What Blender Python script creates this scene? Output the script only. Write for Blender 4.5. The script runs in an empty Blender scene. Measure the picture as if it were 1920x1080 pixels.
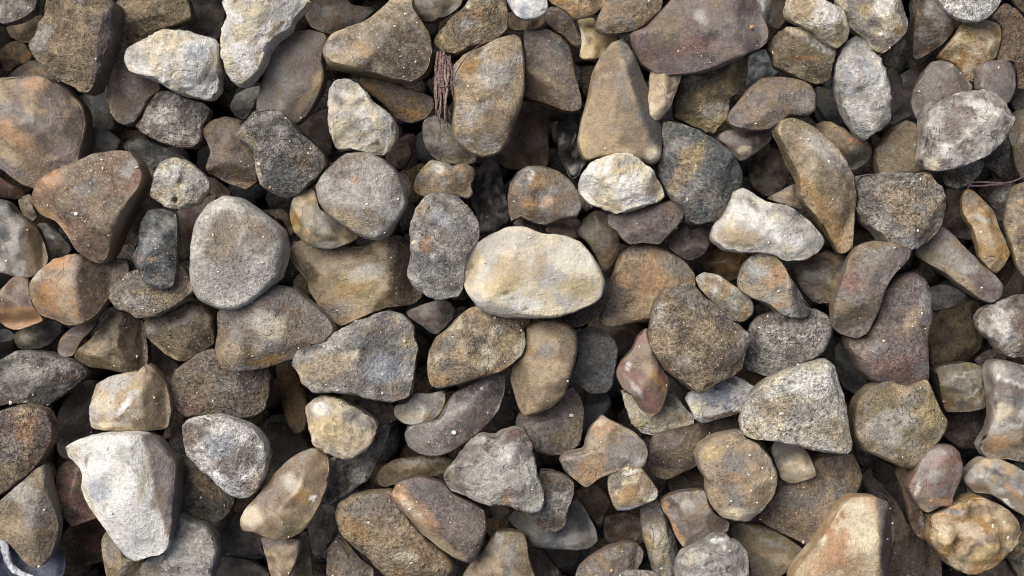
import bpy, bmesh, math, random
import numpy as np
from mathutils import Vector
from mathutils.bvhtree import BVHTree

# ------------------------------------------------------------------ camera, sky, sun, exposure
S = 0.0002                       # metres per photo pixel on the reference plane (photo is 0.384 m wide)
LENS = 60.0
DC = 1920 * LENS / 36.0          # camera height in the same pixel unit
scene = bpy.context.scene
cam_data = bpy.data.cameras.new("camera")
cam_data.lens = LENS
cam_data.sensor_width = 36.0
cam_data.clip_start = 0.01
cam_data.clip_end = 50.0
cam = bpy.data.objects.new("camera", cam_data)
cam.location = (0, 0, DC * S)
scene.collection.objects.link(cam)
scene.camera = cam

SUN_EL, SUN_AZ = 53.0, 136.0     # azimuth in the picture: 0 right, 90 up, 180 left
world = bpy.data.worlds.new("World")
scene.world = world
world.use_nodes = True
wn = world.node_tree.nodes
wl = world.node_tree.links
wn.clear()
sky = wn.new("ShaderNodeTexSky")
sky.sky_type = 'NISHITA'
sky.sun_disc = False
sky.sun_elevation = math.radians(SUN_EL)
sky.sun_rotation = math.radians(90.0 - SUN_AZ)
sky.air_density = 0.8
sky.dust_density = 6.0
sky.ozone_density = 0.6
bg = wn.new("ShaderNodeBackground")
bg.inputs["Strength"].default_value = 0.055
wo = wn.new("ShaderNodeOutputWorld")
wl.new(sky.outputs[0], bg.inputs[0])
wl.new(bg.outputs[0], wo.inputs[0])

sun_data = bpy.data.lights.new("sun", 'SUN')
sun_data.energy = 1.5
sun_data.angle = math.radians(48)
sun_data.color = (1.0, 0.985, 0.96)
sun = bpy.data.objects.new("sun", sun_data)
az, el = math.radians(SUN_AZ), math.radians(SUN_EL)
d = Vector((math.cos(az) * math.cos(el), math.sin(az) * math.cos(el), math.sin(el)))
sun.rotation_euler = d.to_track_quat('Z', 'Y').to_euler()
sun.location = (0, 0, 1)
scene.collection.objects.link(sun)

vs = scene.view_settings
vs.view_transform = 'Standard'
vs.look = 'None'
vs.gamma = 1.0
vs.use_curve_mapping = False
vs.exposure = 1.05
scene.cycles.filter_width = 1.0
scene.cycles.max_bounces = 5
scene.cycles.diffuse_bounces = 3

# ------------------------------------------------------------------ the stones: tile | layer | shape | colours | outline | options | label
# outlines in photo pixels (F) or in 3.6x enlargements of it (row, column)
STONES = r"""
00|2|rough|dgr gry lgr|-30,-30 250,-30 245,60 200,110 130,145 50,160 -30,150|d=4|dark grey stone with white flecks in the top left corner
00|1|smooth|brn tan mau|30,180 90,150 200,120 290,100 320,150 260,220 200,290 130,285 60,240||tan brown pebble lying under the dark flecked stone in the top left corner
00|1|smooth|brn orn dbr|5,330 60,290 110,275 180,300 230,380 200,430 120,440 60,480 20,470 0,400||small orange brown round pebble near the left edge, beside the pale ended block
00|0|smooth|dbr brn mau|-30,160 40,180 80,280 10,330 -30,330||dark brown stone cut by the left edge above the orange brown pebble
00|3|rough|brn tan gry|320,-30 780,-30 775,240 740,360 680,520 640,600 590,630 540,625 490,580 380,540 300,450 230,380 200,310 250,230 260,170 310,110|e=.6 f=5,48,.3/255,35,.35/150,30,.3 p=lgr,300,270,120,60,40/tan,480,400,160,60,-40 l=mau,760,-30,610,640 d=3|large brown block with pale lower left ridge, on top in the upper left
00|1|smooth|gry tan brn|30,530 70,480 150,440 240,400 340,460 420,560 300,580 150,560||grey tan pebble wedged between the pale ridged brown block and the big mauve stone
F|2|flint|mau brn tan|-20,150 30,143 90,143 125,165 155,200 160,235 152,280 148,310 100,325 70,358 40,345 15,325 -20,300|e=.65 f=40,22,.1/225,18,.2/0,40,.6 p=orn,25,250,60,18,-35/tan,20,290,50,12,-35/gry,60,225,90,9,-30/dgr,42,216,14,6,-20/orn,70,160,30,12,0 m=smooth d=2|large mauve stone with orange diagonal bands at the left edge
00|2|rough|brn oli tan|785,-30 1270,-30 1300,90 1290,130 1180,170 1090,190 960,260 870,295 800,270 785,180|f=280,40,.2 p=tan,930,60,140,60,20 d=5|squat olive brown stone at the top edge above the white knobbly stone
F|3|knob|wht crm chk|230,105 240,88 262,73 290,64 312,56 348,57 370,66 400,72 412,85 414,125 411,155 408,172 390,186 372,184 345,178 320,168 298,155 265,140 245,135 232,118|e=.7 f=170,25,.2/285,35,.35 p=blu,375,105,22,18,0/gry,395,140,18,12,0/lgr,262,105,28,16,-40/tan,300,130,5,14,30/dgr,385,150,14,5,20/crm,320,90,22,14,0 d=2|white knobbly stone with bluish grey patch on its right half, upper left
00|2|smooth|mau brn gry|740,440 760,370 830,320 900,300 1000,400 1080,560 1090,610 1030,660 980,740 910,830 850,850 790,830 750,760 730,650 725,540|p=tan,760,560,50,110,90/tan,745,700,30,120,90 f=0,25,.3|long mauve brown pebble with tan left rim under the white knobbly stone
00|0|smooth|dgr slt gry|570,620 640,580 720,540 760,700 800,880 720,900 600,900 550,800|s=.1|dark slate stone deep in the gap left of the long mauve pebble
00|2|pitted|mau lgr chk|1090,610 1150,615 1250,660 1380,700 1420,740 1400,800 1370,870 1380,960 1310,1000 1200,1000 1080,960 960,900 910,850 960,790 1000,710 1050,640|e=.65 f=260,25,.3/20,30,.4 p=chk,1120,780,90,60,0/mau,1130,640,60,40,0 d=6|mauve stone dusted with pale crystals just below the white knobbly stone
00|1|flint|lgr gry blu|545,1030 570,970 600,890 650,850 710,870 815,940 790,1010 700,1060 600,1080 550,1070|f=270,25,.1/180,25,.2 m=smooth|small blue grey angular stone right of the big orange banded stone
F|1|rough|dgr slt lgr|225,278 236,261 258,256 292,270 328,284 355,297 352,312 310,332 285,358 265,345 268,300 240,288|p=lgr,250,270,18,7,20 d=2|dark slate elongated stone behind the small cream knobbly stone
F|1|smooth|dgr brn gry|357,-10 420,-14 425,30 418,62 405,76 370,70 348,55 358,30||smooth dark stone between two white stones at the top left
F|0|smooth|dgr mau brn|66,-10 94,-10 90,22 80,30 68,16||dark sliver of stone at the top edge left of the large pale ridged block
01|3|knob|wht crm chk|120,-30 150,70 180,110 130,180 115,260 130,420 180,520 240,585 290,575 370,500 420,420 440,340 520,240 590,190 610,120 720,10 730,-30|e=.7 f=0,35,.35/300,20,.5 p=tan,500,200,60,22,60/brn,540,170,40,14,60/blu,190,240,40,60,0/crm,370,160,60,120,60/dbr,235,25,18,18,0 d=2|long white chalky stone pointing downward at the top edge, upper left
01|2|smooth|mau gry brn|400,560 420,450 470,330 540,240 640,205 730,197 820,225 850,270 820,350 815,430 830,490 820,570 780,660 720,760 640,835 560,820 450,800 350,740|e=.7 p=tan,700,680,120,30,50/brn,420,540,25,120,80/tan,780,560,25,90,80 d=3|smooth mauve teardrop pebble right of the long white chalky stone
01|1|smooth|gry brn mau|690,60 720,-30 960,-30 1010,30 1100,50 1190,60 1090,160 960,220 870,240 800,215 720,175 690,110|p=dgr,760,100,60,90,0 d=3|grey brown stone at the top edge behind the smooth mauve teardrop
F|3|flint|oli dbr brn|605,93 620,65 650,55 690,40 725,10 740,-12 775,-12 780,25 805,60 812,95 808,125 790,145 770,155 740,150 700,140 640,130 610,120|e=.6 f=125,40,.12/290,22,.2/10,35,.6 p=och,680,95,26,12,-30/lgr,624,92,12,10,0/tan,645,108,40,14,10/dbr,745,105,50,45,0 l=tan,605,82,745,14 m=smooth d=9|big olive brown flint sprinkled with white dust, pointed to the left, top
F|2|smooth|brn mau och|665,140 700,143 745,158 790,173 812,183 816,200 800,222 770,231 745,223 720,197 690,172|p=och,772,215,34,10,-10/och,700,170,40,8,-35 f=255,35,.2 d=4|ochre brown wedge tucked below the big dusty olive flint
01|3|knob|crm lgr wht|840,640 860,580 900,540 960,525 1050,560 1110,620 1150,680 1220,730 1290,790 1320,880 1310,950 1250,1030 1210,1050 1100,1030 1000,1010 910,1010 880,960 850,860 845,740|e=.7 f=290,40,.5/150,20,.3 p=gry,980,590,80,40,0/dgr,930,680,60,30,-30/gry,1050,700,60,20,20/tan,1100,910,60,20,0/dbr,1160,970,40,10,0/gry,900,980,40,30,0 b=1000,800,70,6/1180,850,60,7/930,940,40,-5 d=4|cream and grey crusty chalky stone with rough holes, upper left of centre
01|1|smooth|lgr chk blu|180,720 220,640 290,600 390,575 400,640 350,730 280,810 220,790||small pale pebble half hidden left of the smooth mauve teardrop
F|2|smooth|brn mau dbr|378,245 395,225 425,218 455,225 470,260 480,300 482,340 460,355 430,345 390,325 385,315 395,285 388,265|e=.6 f=265,45,.3 d=2|smooth dark brown stone left of the dark angular grey flint
F|3|flint|dgr gry lgr|440,255 455,230 475,208 505,202 520,205 545,225 565,250 590,270 608,290 613,310 600,330 580,350 560,365 540,372 520,368 490,350 482,325 478,300 470,278 452,268|e=.55 f=30,20,.4/215,30,.6 p=crm,485,325,9,30,-70/tan,470,262,26,10,-40/lgr,505,215,50,8,20/brn,570,300,30,22,30/slt,530,330,35,25,0 m=rough d=6|dark grey angular stone with cream edge down its left side, upper left
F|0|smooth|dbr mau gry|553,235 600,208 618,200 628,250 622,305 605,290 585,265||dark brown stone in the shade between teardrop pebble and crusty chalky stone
F|1|smooth|dbr brn gry|728,265 765,262 774,290 762,312 745,318 722,298||dark brown pebble in the shadow below the crusty chalky stone
02|2|smooth|gry brn dbr|40,-30 400,-30 370,40 280,110 200,150 130,150 70,110 40,30|f=0,40,.1 p=gry,80,50,40,70,90|grey brown rounded stone at the top edge right of the olive flint
02|3|rough|tan brn gry|190,260 240,200 330,110 420,20 440,-30 680,-30 695,90 690,190 650,240 560,290 470,310 350,365 250,345 200,300|e=.65 f=200,25,.2/300,35,.5 p=orn,510,100,36,50,0/wht,425,30,20,40,0/ylw,230,270,60,30,30/lgr,420,170,60,40,0/oli,590,100,60,90,0 d=3|lumpy tan and grey stone with orange hollow at the top edge above the twig
02|3|smooth|wht blu chk|680,-10 700,40 750,110 810,135 880,125 940,90 965,50 955,-10 900,-40 700,-40|p=blu,790,70,50,30,20/dgr,920,65,24,10,-30|smooth blue white pebble cut by the top edge near the middle
02|1|smooth|dbr brn oli|680,80 940,80 950,150 880,195 800,210 720,200 685,160||small dark brown stone under the blue white pebble at the top edge
02|3|smooth|brn och tan|960,-30 1370,-30 1340,40 1270,100 1200,120 1130,125 1080,70 970,10|f=280,35,.3 p=tan,1240,60,90,30,30|smooth ochre brown stone at the top edge right of the blue white pebble
02|2|knob|brn gry tan|935,100 980,40 1060,40 1130,120 1150,190 1190,260 1180,330 1120,300 1080,250 1000,200 950,150|f=240,30,.2|lumpy dark tan stone hanging below the ochre brown stone at the top edge
02|2|flint|tan ylw oli|1150,130 1280,110 1300,200 1440,230 1430,300 1350,360 1300,400 1200,405 1170,380 1190,300 1180,200|p=ylw,1230,370,50,30,0/crm,1190,250,20,120,85 f=330,35,.2 m=smooth|yellowish flint with concave left edge left of the big purple stone
F|3|smooth|brn gry tan|1115,55 1120,35 1140,-12 1245,-12 1240,20 1220,40 1190,58 1160,63 1135,64|d=4 f=280,35,.4|dusty olive brown pebble at the top edge touching the big purple stone
F|3|smooth|brn tan lgr|843,130 870,100 905,85 930,72 965,63 978,72 984,105 985,150 982,180 970,225 955,265 935,287 905,294 875,283 852,262 846,235 850,200 848,170|e=.72 f=10,30,.45/120,25,.4/265,35,.5 p=och,878,130,30,14,40/lgr,930,140,40,30,30/lgr,890,215,40,10,30/tan,935,105,30,20,0/brn,940,240,30,30,0 d=3|tall tan brown stone leaning right beside the twig, upper middle
F|2|rough|dgr gry oli|792,236 799,220 820,216 850,236 872,275 897,292 890,306 860,309 830,307 805,288 793,265|f=250,35,.2 p=oli,860,298,30,10,0|dark grey stone below the twig, partly under the tall tan stone
02|2|smooth|mau dgr brn|790,200 900,200 960,190 1040,240 1110,310 1140,420 1160,560 1195,690 1185,740 1130,760 1060,750 950,700 830,660 790,620 800,400|e=.55 f=238,42,.02/40,30,.5 l=brn,1180,760,800,450 p=tan,940,540,180,30,-32 d=4|dark mauve wedge with tan lower face right of the tall tan stone
F|1|smooth|dbr brn mau|928,292 960,250 978,190 1027,195 1030,312 990,320 955,317 935,307||dark brown slab in the shadow below the dark mauve wedge
F|1|flint|blk dgr blk|1045,225 1058,205 1098,208 1090,250 1092,290 1102,300 1086,332 1070,337 1058,312 1043,290|p=wht,1078,312,14,2,5/wht,1076,320,12,2,5/wht,1074,328,12,2,5/wht,1082,335,8,2,0/lgr,1075,262,3,9,60/lgr,1080,285,9,2,25/lgr,1056,255,3,6,60 m=wet|glossy black stone with white streaks and stripes deep below the dark mauve wedge
F|3|smooth|tan brn gry|1083,265 1090,220 1103,180 1112,130 1128,100 1150,78 1170,70 1185,100 1205,140 1225,190 1240,235 1243,270 1238,300 1225,312 1180,302 1130,294 1095,302|e=.5 f=22,50,.28/200,20,.5 l=dgr,1150,60,1222,300 p=tan,1120,220,30,70,75/crm,1225,290,18,16,0/brn,1160,195,8,30,80/ylw,1095,270,12,25,80 d=3|tall tan stone with dark right flank just left of the blue green stone
03|4|smooth|pur mau brn|145,220 240,200 310,130 360,70 440,-30 1000,-40 1050,100 1095,200 1085,270 1040,320 960,350 900,390 780,440 640,480 540,490 400,505 300,480 220,420 180,320|e=.7 f=255,30,.25/100,18,.3/350,35,.7 p=brn,380,190,140,100,30/red,560,330,150,60,10/red,260,390,60,40,-40/dgr,455,265,24,32,0/dgr,325,270,15,18,0/dgr,810,205,24,26,0/lgr,620,130,60,40,-40/gry,930,180,120,90,0 b=455,265,18,-8/810,205,20,-8/325,270,12,-5/700,290,60,-7 d=4|big smooth purple stone with small dark pits at the top, right of middle
03|2|smooth|dgr gry slt|960,-30 1105,-30 1105,150 1050,180 1000,80|p=lgr,1040,30,20,60,90|dark grey stone at the top edge behind the big purple stone
03|1|smooth|mau brn gry|1105,-30 1195,-30 1200,140 1150,200 1090,180||mauve stone in shade between purple stone and white bulging pebble
03|3|flint|brn mau crm|285,470 400,480 505,480 480,580 450,650 420,730 350,815 280,810 255,740 280,600|l=tan,350,830,420,470 p=crm,300,750,50,60,0 f=10,35,.1/180,30,.3 m=smooth|small finger shaped stone with cream tip below the big purple stone
03|2|knob|ylw oli gry|490,500 640,460 800,420 955,360 955,480 900,600 820,700 800,800 720,910 640,880 580,850 450,790 445,720 475,620|e=.6 f=300,22,.3/180,30,.5 p=ylw,820,540,100,60,60/crm,560,540,90,20,15/gry,600,590,120,20,15/oli,530,740,70,50,0/lgr,700,760,60,90,30 b=620,640,90,-5 d=2|yellowish grey fractured stone hanging below the big purple stone
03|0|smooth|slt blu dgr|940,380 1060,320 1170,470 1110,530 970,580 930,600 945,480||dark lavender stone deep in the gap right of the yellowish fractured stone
03|3|smooth|mau brn dgr|805,790 830,740 900,660 950,590 1030,530 1150,510 1280,530 1370,570 1415,640 1400,750 1350,790 1230,780 1150,830 1080,875 950,885 860,860 820,830|e=.7 f=280,30,.3 p=gry,1330,700,80,50,0/brn,950,760,60,60,0 d=5|smooth dark mauve pebble above the big curved ochre stone, upper right
F|2|smooth|mau gry dbr|1339,257 1360,244 1395,240 1448,246 1449,260 1425,282 1400,300 1388,303 1375,293 1360,273|p=crm,1392,281,14,6,10/crm,1418,262,6,8,0 d=3|small dark mauve stone with cream blotch under the smooth dark mauve pebble
F|3|rough|slt gry oli|1240,228 1265,227 1300,240 1345,265 1375,290 1390,320 1393,345 1380,365 1372,385 1362,405 1340,418 1310,422 1288,418 1283,395 1255,370 1240,340 1232,310 1243,280|e=.65 f=320,30,.4/170,20,.4/270,25,.5 p=tan,1285,320,20,60,60/ylw,1295,290,30,16,30/lgr,1270,270,25,12,30/lgr,1300,350,50,12,30/slt,1355,310,30,50,30 d=4|blue green grey rough stone with yellowish flecks, upper right of centre
13|1|knob|dbr gry brn|960,200 990,90 1080,50 1160,70 1200,150 1225,240 1190,330 1130,380 1060,395 980,340 955,270||dark knobbly stone in the shadow left of the big curved ochre stone
F|3|rough|oli brn gry|1440,88 1452,65 1475,50 1497,51 1520,62 1548,75 1568,98 1563,118 1558,150 1535,158 1510,152 1480,135 1452,125 1448,105|e=.6 f=250,35,.1/60,20,.3 p=lgr,1535,90,34,7,-30/crm,1490,62,22,8,-20/och,1505,112,30,6,0/dbr,1540,138,24,10,-20/tan,1480,135,22,8,20 d=3|olive stone with pale bluish band across it below the white bulging pebble
F|4|knob|crm tan chk|1470,15 1480,-12 1520,-12 1545,0 1580,20 1594,50 1590,75 1570,90 1548,80 1530,60 1500,45 1478,35|e=.8 p=wht,1548,28,26,30,40/tan,1500,20,20,20,0/brn,1475,25,10,14,0/tan,1580,70,14,16,0 b=1552,38,34,10|cream pebble with white bulging end at the top right
04|3|flint|crm gry tan|170,-30 600,-30 620,60 655,150 640,230 580,290 500,355 440,340 360,250 270,180 250,100 200,40|e=.6 f=235,45,.15/10,30,.5 p=ylw,360,70,50,40,0/lgr,330,170,90,30,-40/och,590,210,40,25,30/gry,430,280,110,28,-35/mau,540,290,60,40,40/wht,480,60,60,90,30 m=rough d=2|cream layered stone with grey folds at the top right edge
04|2|knob|gry tan dgr|490,360 560,300 650,250 635,320 590,380 585,460 520,450 480,400||small grey crust of stone below the cream layered stone, top right
04|3|knob|chk lgr blu|155,450 180,370 250,270 310,240 360,260 430,350 480,430 530,540 545,640 530,760 530,830 450,890 370,945 310,900 250,800 200,700 170,580|e=.65 f=320,35,.6/200,40,.65/80,35,.6/250,40,.7 p=gry,340,610,80,24,5/gry,360,690,10,50,0/gry,300,420,24,40,0/wht,420,560,60,100,70/slt,320,270,50,30,0/dgr,500,850,50,40,50/gry,190,700,20,120,75/wht,330,750,70,60,0 b=340,610,40,-2|pale bluish white diamond shaped stone with grey smears, upper right
04|1|smooth|dgr mau slt|500,440 560,450 620,550 680,650 700,770 600,820 530,860 540,700 525,540||dark mauve stone shaded by the pale diamond shaped stone
04|2|flint|dbr gry brn|690,-30 860,-30 920,60 1000,140 950,230 870,320 780,370 730,400 690,380 690,250 695,100|e=.6 f=280,40,.3/200,35,.4 p=lgr,780,60,30,70,70/gry,880,160,60,30,60/brn,790,340,80,30,20 m=wet d=2|glossy dark brown flint at the top edge right of the cream layered stone
04|3|pitted|wht chk lgr|860,-20 910,50 970,110 1050,145 1130,148 1200,120 1260,60 1300,-20 1200,-40 900,-40|p=gry,970,10,16,20,0|rounded white pebble cut by the top edge near the right corner
04|2|flint|tan och crm|870,370 950,260 1010,160 1100,140 1200,125 1280,160 1290,200 1270,320 1240,400 1130,440 1110,550 1060,530 1000,440 900,400|e=.6 f=250,30,.1/20,35,.6 p=ylw,1060,240,60,90,60/crm,1200,300,60,40,60/brn,930,360,60,30,30/crm,1060,460,40,30,0 m=rough d=2|golden tan stone below the rounded white pebble, top right
04|2|pitted|umb brn mau|1230,110 1320,10 1400,60 1470,150 1470,600 1390,600 1380,420 1250,410 1280,300 1290,190|d=3|brown pitted stone cut by the right edge near the top corner
04|1|smooth|tan brn gry|1340,-30 1470,-30 1470,110 1400,50||small tan stone in the top right corner
F|1|smooth|mau gry brn|1688,140 1708,128 1727,138 1722,167 1705,182 1692,166||small mauve grey stone left of the rounded dark mauve pebble, top right
04|1|smooth|dgr brn mau|670,390 780,370 880,360 820,420 740,505 670,460||dark stone in shade under the glossy dark brown flint at the top
04|2|smooth|mau gry dgr|685,680 700,600 760,480 830,410 900,405 980,440 1060,520 1110,600 1000,640 900,680 800,740 760,800 720,800 690,740|e=.75 d=3 p=gry,780,560,60,80,60|rounded dark mauve pebble behind the large speckled pale stone, upper right
04|3|smooth|mau gry pur|1125,500 1110,460 1180,410 1280,400 1370,420 1385,500 1380,600 1350,690 1310,710 1200,640 1130,600|e=.6 d=3|small square mauve stone below the golden tan stone near right edge
F|4|rough|lgr mau chk|1728,300 1732,260 1733,215 1745,192 1765,188 1800,172 1835,168 1865,180 1890,205 1902,225 1895,245 1875,270 1845,295 1815,310 1780,318 1752,322 1735,315|e=.55 f=280,18,.5/50,25,.6 p=wht,1840,205,40,10,-20/gry,1850,260,40,8,25/wht,1770,285,16,16,0/crm,1748,308,14,10,0/mau,1790,225,30,24,0 x=1.3 m=pitted d=5|large pale crystalline speckled stone near the right edge, upper right
04|1|smooth|dgr gry slt|1365,690 1440,610 1480,610 1480,750 1380,750||small dark grey stone on the right edge right of the crystalline speckled stone
F|2|smooth|gry oli brn|1891,218 1908,205 1938,205 1938,342 1918,337 1903,310 1893,260|d=3|grey olive stone on the right edge above the dry stalk
14|2|flint|pur dgr mau|1170,130 1220,50 1340,-20 1345,100 1320,180 1310,270 1290,270 1240,220 1170,190|m=rough d=6|small dark purple stone just above the dry stalk on the right
14|2|pitted|crm gry chk|905,250 950,180 1050,130 1170,90 1180,150 1140,240 1070,310 990,340 920,320|p=lgr,1080,200,60,40,40/oli,940,270,30,40,0|cream grey pebble peeking from under the large crystalline speckled stone
F|2|smooth|oli brn gry|1641,280 1658,255 1678,235 1698,225 1715,230 1734,255 1740,300 1748,322 1700,332 1650,332 1641,305|e=.65 d=3 f=200,25,.4|olive brown smooth stone left of the large crystalline speckled stone
F|2|flint|brn tan dgr|1525,235 1550,223 1578,238 1600,256 1632,268 1637,290 1622,310 1598,322 1580,307 1570,287 1545,267|f=250,40,.3 l=dgr,1640,262,1560,300 p=tan,1560,240,34,8,-30/orn,1600,265,20,5,-15 m=smooth|broken brown stone with dark lower face right of the big curved ochre stone
14|1|rough|brn gry mau|355,225 400,150 460,170 470,240 400,250||tiny brown stone between the broken brown and olive brown stones
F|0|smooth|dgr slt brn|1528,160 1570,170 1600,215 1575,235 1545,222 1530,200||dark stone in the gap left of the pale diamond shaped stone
F|4|flint|oli tan brn|1452,245 1462,225 1485,218 1520,235 1560,262 1580,290 1598,325 1607,365 1604,420 1602,470 1575,477 1562,455 1548,430 1530,405 1515,390 1500,370 1498,335 1480,305 1465,275|e=.6 f=215,30,.3/15,25,.4 p=och,1560,425,60,22,-62/och,1520,365,40,14,-55/lgr,1545,285,60,16,-40/oli,1470,270,30,14,-40/mau,1565,310,26,14,-50/tan,1596,430,50,7,85/brn,1570,360,40,10,-65 m=wet d=4|big curved stone with glassy ochre lower flank, upper right
F|4|knob|wht crm chk|1085,340 1095,320 1110,303 1140,290 1175,285 1200,297 1225,320 1240,345 1250,365 1235,380 1195,390 1170,398 1155,402 1130,390 1105,380 1085,360|e=.65 p=tan,1155,390,14,10,0/ylw,1170,310,30,18,0/tan,1220,350,18,24,30/lgr,1175,305,24,8,20/gry,1185,370,22,5,20 d=2|white chalky stone left of the blue green grey stone, above centre
13|3|smooth|mau pur gry|0,500 60,510 200,475 330,430 440,410 510,430 525,500 480,580 420,640 350,715 240,700 150,715 90,670 60,620 0,590|e=.7 f=270,35,.2 p=brn,430,470,70,50,30/red,250,470,60,20,20/gry,330,660,100,22,30/dbr,330,545,70,5,5 d=3|purple brown oblong stone just below the white chalky stone
13|2|smooth|mau pur dgr|400,700 430,650 510,570 570,610 640,590 700,595 710,640 700,700 640,790 545,830 470,790 410,740|b=570,640,40,-8 d=3|dark mauve dented pebble below the blue green grey stone
F|4|rough|lgr chk crm|1336,440 1340,420 1360,402 1370,378 1375,358 1395,351 1415,362 1440,380 1470,385 1500,395 1515,408 1535,435 1548,455 1535,475 1505,488 1470,490 1445,476 1400,474 1360,470 1340,455|e=.6 f=110,25,.2/260,30,.5/20,28,.4 p=wht,1420,415,60,20,-35/wht,1480,450,40,12,-20/tan,1390,450,40,16,0/gry,1480,400,40,12,-25/tan,1370,440,24,16,0/gry,1410,385,22,6,-50/gry,1490,480,30,6,5 m=knob d=4|large whitish jagged stone with notched lower edge left of curved ochre stone
13|2|smooth|gry tan mau|1070,400 1150,360 1240,310 1305,295 1310,400 1310,480 1220,460 1140,430|p=brn,1240,400,50,30,30|mauve tan stone between the jagged whitish stone and the curved ochre stone
13|1|wet|och dbr brn|630,840 680,770 760,730 950,750 920,850 880,940 820,965 720,915 650,880|f=250,35,.1/0,45,.5 m=wet|small glossy amber brown stone under the large jagged whitish stone
F|4|flint|tan gry lgr|1385,530 1392,500 1408,478 1430,471 1455,480 1470,500 1480,520 1500,545 1512,570 1523,575 1515,595 1490,598 1465,590 1440,570 1412,560 1390,545|e=.55 f=10,40,.3/240,25,.5 p=orn,1452,515,16,30,70/lgr,1420,505,20,16,0/oli,1445,487,20,12,0/tan,1410,545,30,12,-20/orn,1455,572,10,8,0 l=dgr,1472,470,1485,600 m=rough d=4|tan flat flint with dark right side right of centre, below jagged whitish stone
F|3|smooth|tan lgr oli|1303,520 1320,509 1350,516 1388,543 1412,565 1414,585 1397,604 1370,602 1340,572 1312,540|e=.7 p=brn,1340,532,24,8,-40/lgr,1375,570,22,10,-40|tan elongated pebble between the orange brown stone and the tan flat flint
F|2|smooth|brn tan orn|1123,600 1140,560 1148,515 1163,475 1185,460 1220,455 1250,468 1285,488 1304,513 1306,540 1270,555 1240,570 1225,602 1190,607 1160,613 1135,613|e=.65 f=20,25,.4/200,25,.4 p=orn,1215,520,24,50,75/gry,1265,500,40,18,-30/mau,1190,470,40,10,20/dgr,1145,560,20,40,80 d=4|orange brown stone right of the central cream oval stone
12|2|smooth|oli brn gry|1150,640 1200,540 1280,480 1360,500 1410,580 1445,640 1445,760 1380,880 1340,910 1290,800 1230,700|f=330,45,.4/200,20,.2 p=tan,1380,800,110,14,62 m=wet|dark olive flint with pale rim above the central cream oval stone, right
12|2|rough|tan gry brn|50,310 90,230 170,140 260,160 330,180 400,160 460,200 475,250 440,310 460,370 420,410 380,390 280,370 150,390 110,400 60,360|p=wht,220,205,50,30,0/brn,330,230,30,70,60/tan,420,290,40,70,70/och,70,330,30,50,50 b=370,260,20,-8 m=smooth d=3|brownish stone with white splash above the dark blue grey rough stone
F|4|rough|gry lgr dgr|767,420 780,390 800,365 820,360 855,365 880,390 898,415 900,445 882,480 872,510 870,540 860,557 825,563 800,557 775,535 765,515 770,480|e=.6 f=25,30,.35/270,38,.7/180,35,.6 p=orn,800,460,12,24,70/mau,835,450,16,16,0/slt,790,495,22,26,0/lgr,800,540,40,10,-10/blu,845,420,40,16,-35/tan,790,390,16,14,0/gry,860,440,24,40,0/slt,830,500,24,16,0 b=812,398,12,-7/850,395,14,-8 d=7|dark blue grey rough stone with orange patch left of the central cream oval
12|1|smooth|dgr blk gry|460,280 540,110 610,110 650,250 690,420 710,560 620,640 500,650 470,500 430,400|p=gry,560,250,20,120,80|dark grey slab in the shadow above the central cream oval stone
12|3|smooth|brn gry mau|700,300 760,220 820,180 940,180 1040,220 1130,290 1180,380 1190,470 1160,530 1050,550 940,585 870,570 780,530 720,570 690,480 690,390|e=.7 f=280,25,.5 p=och,890,300,60,70,40/och,830,440,70,40,0/dgr,760,260,60,50,40/lgr,1000,350,30,30,0/lgr,850,270,14,50,80/orn,960,420,60,30,30 b=920,400,60,-9/830,240,20,-6 m=wet d=3|rounded brown stone with glassy ochre chip above the central cream oval
12|2|rough|dgr mau gry|720,575 780,510 870,560 940,610 900,650 790,630||tiny dark crumb of stone touching the top of the central cream oval
12|2|smooth|brn tan mau|935,615 990,580 1060,560 1155,635 1155,680 1000,665||tiny brown stone tucked behind the upper rim of the central cream oval
F|5|smooth|crm lgr chk|866,520 870,490 885,462 915,440 950,425 985,424 1015,437 1060,440 1090,452 1110,475 1128,505 1135,530 1130,555 1115,570 1080,585 1045,595 1000,597 950,597 920,590 895,575 875,550|e=.9 h=.8 f=265,12,.6/90,9,.5 p=tan,960,510,40,34,0/ylw,945,535,36,20,20/lgr,960,450,60,18,0/tan,885,505,14,40,70/chk,1070,480,50,30,0/tan,1010,500,14,30,80/wht,990,570,30,14,0/brn,948,548,6,5,0/brn,880,502,8,7,0/lgr,930,580,36,12,-20/gry,985,580,3,9,15/dgr,1095,528,3,3,0/ylw,1080,540,40,20,0 b=955,515,40,-5/880,502,7,2/985,580,5,-2 m=chalk d=3|big cream oval stone on top of the pile at the centre
22|2|rough|brn dgr mau|1030,270 1200,220 1320,110 1368,125 1372,180 1330,240 1240,310 1160,345 1090,320||dark brown stone peeking out below the right end of the central cream oval
F|4|smooth|gry lgr brn|590,350 600,330 625,305 650,287 690,285 720,297 745,320 760,350 762,385 745,415 730,440 710,450 680,445 645,425 615,405 597,380|e=.65 f=245,28,.45/20,30,.6/90,22,.6 p=lgr,690,330,40,30,0/brn,640,405,50,14,-30/tan,660,415,40,12,-30/orn,672,340,10,6,0/lgr,660,375,50,16,0/mau,640,320,30,20,0 b=675,340,20,-4 d=6|rounded square grey brown dusty stone left of centre, above the olive block
11|2|smooth|gry dgr brn|1300,230 1370,235 1412,310 1405,380 1370,440 1340,350||small dark grey stone behind the right side of the rounded square stone
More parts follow.
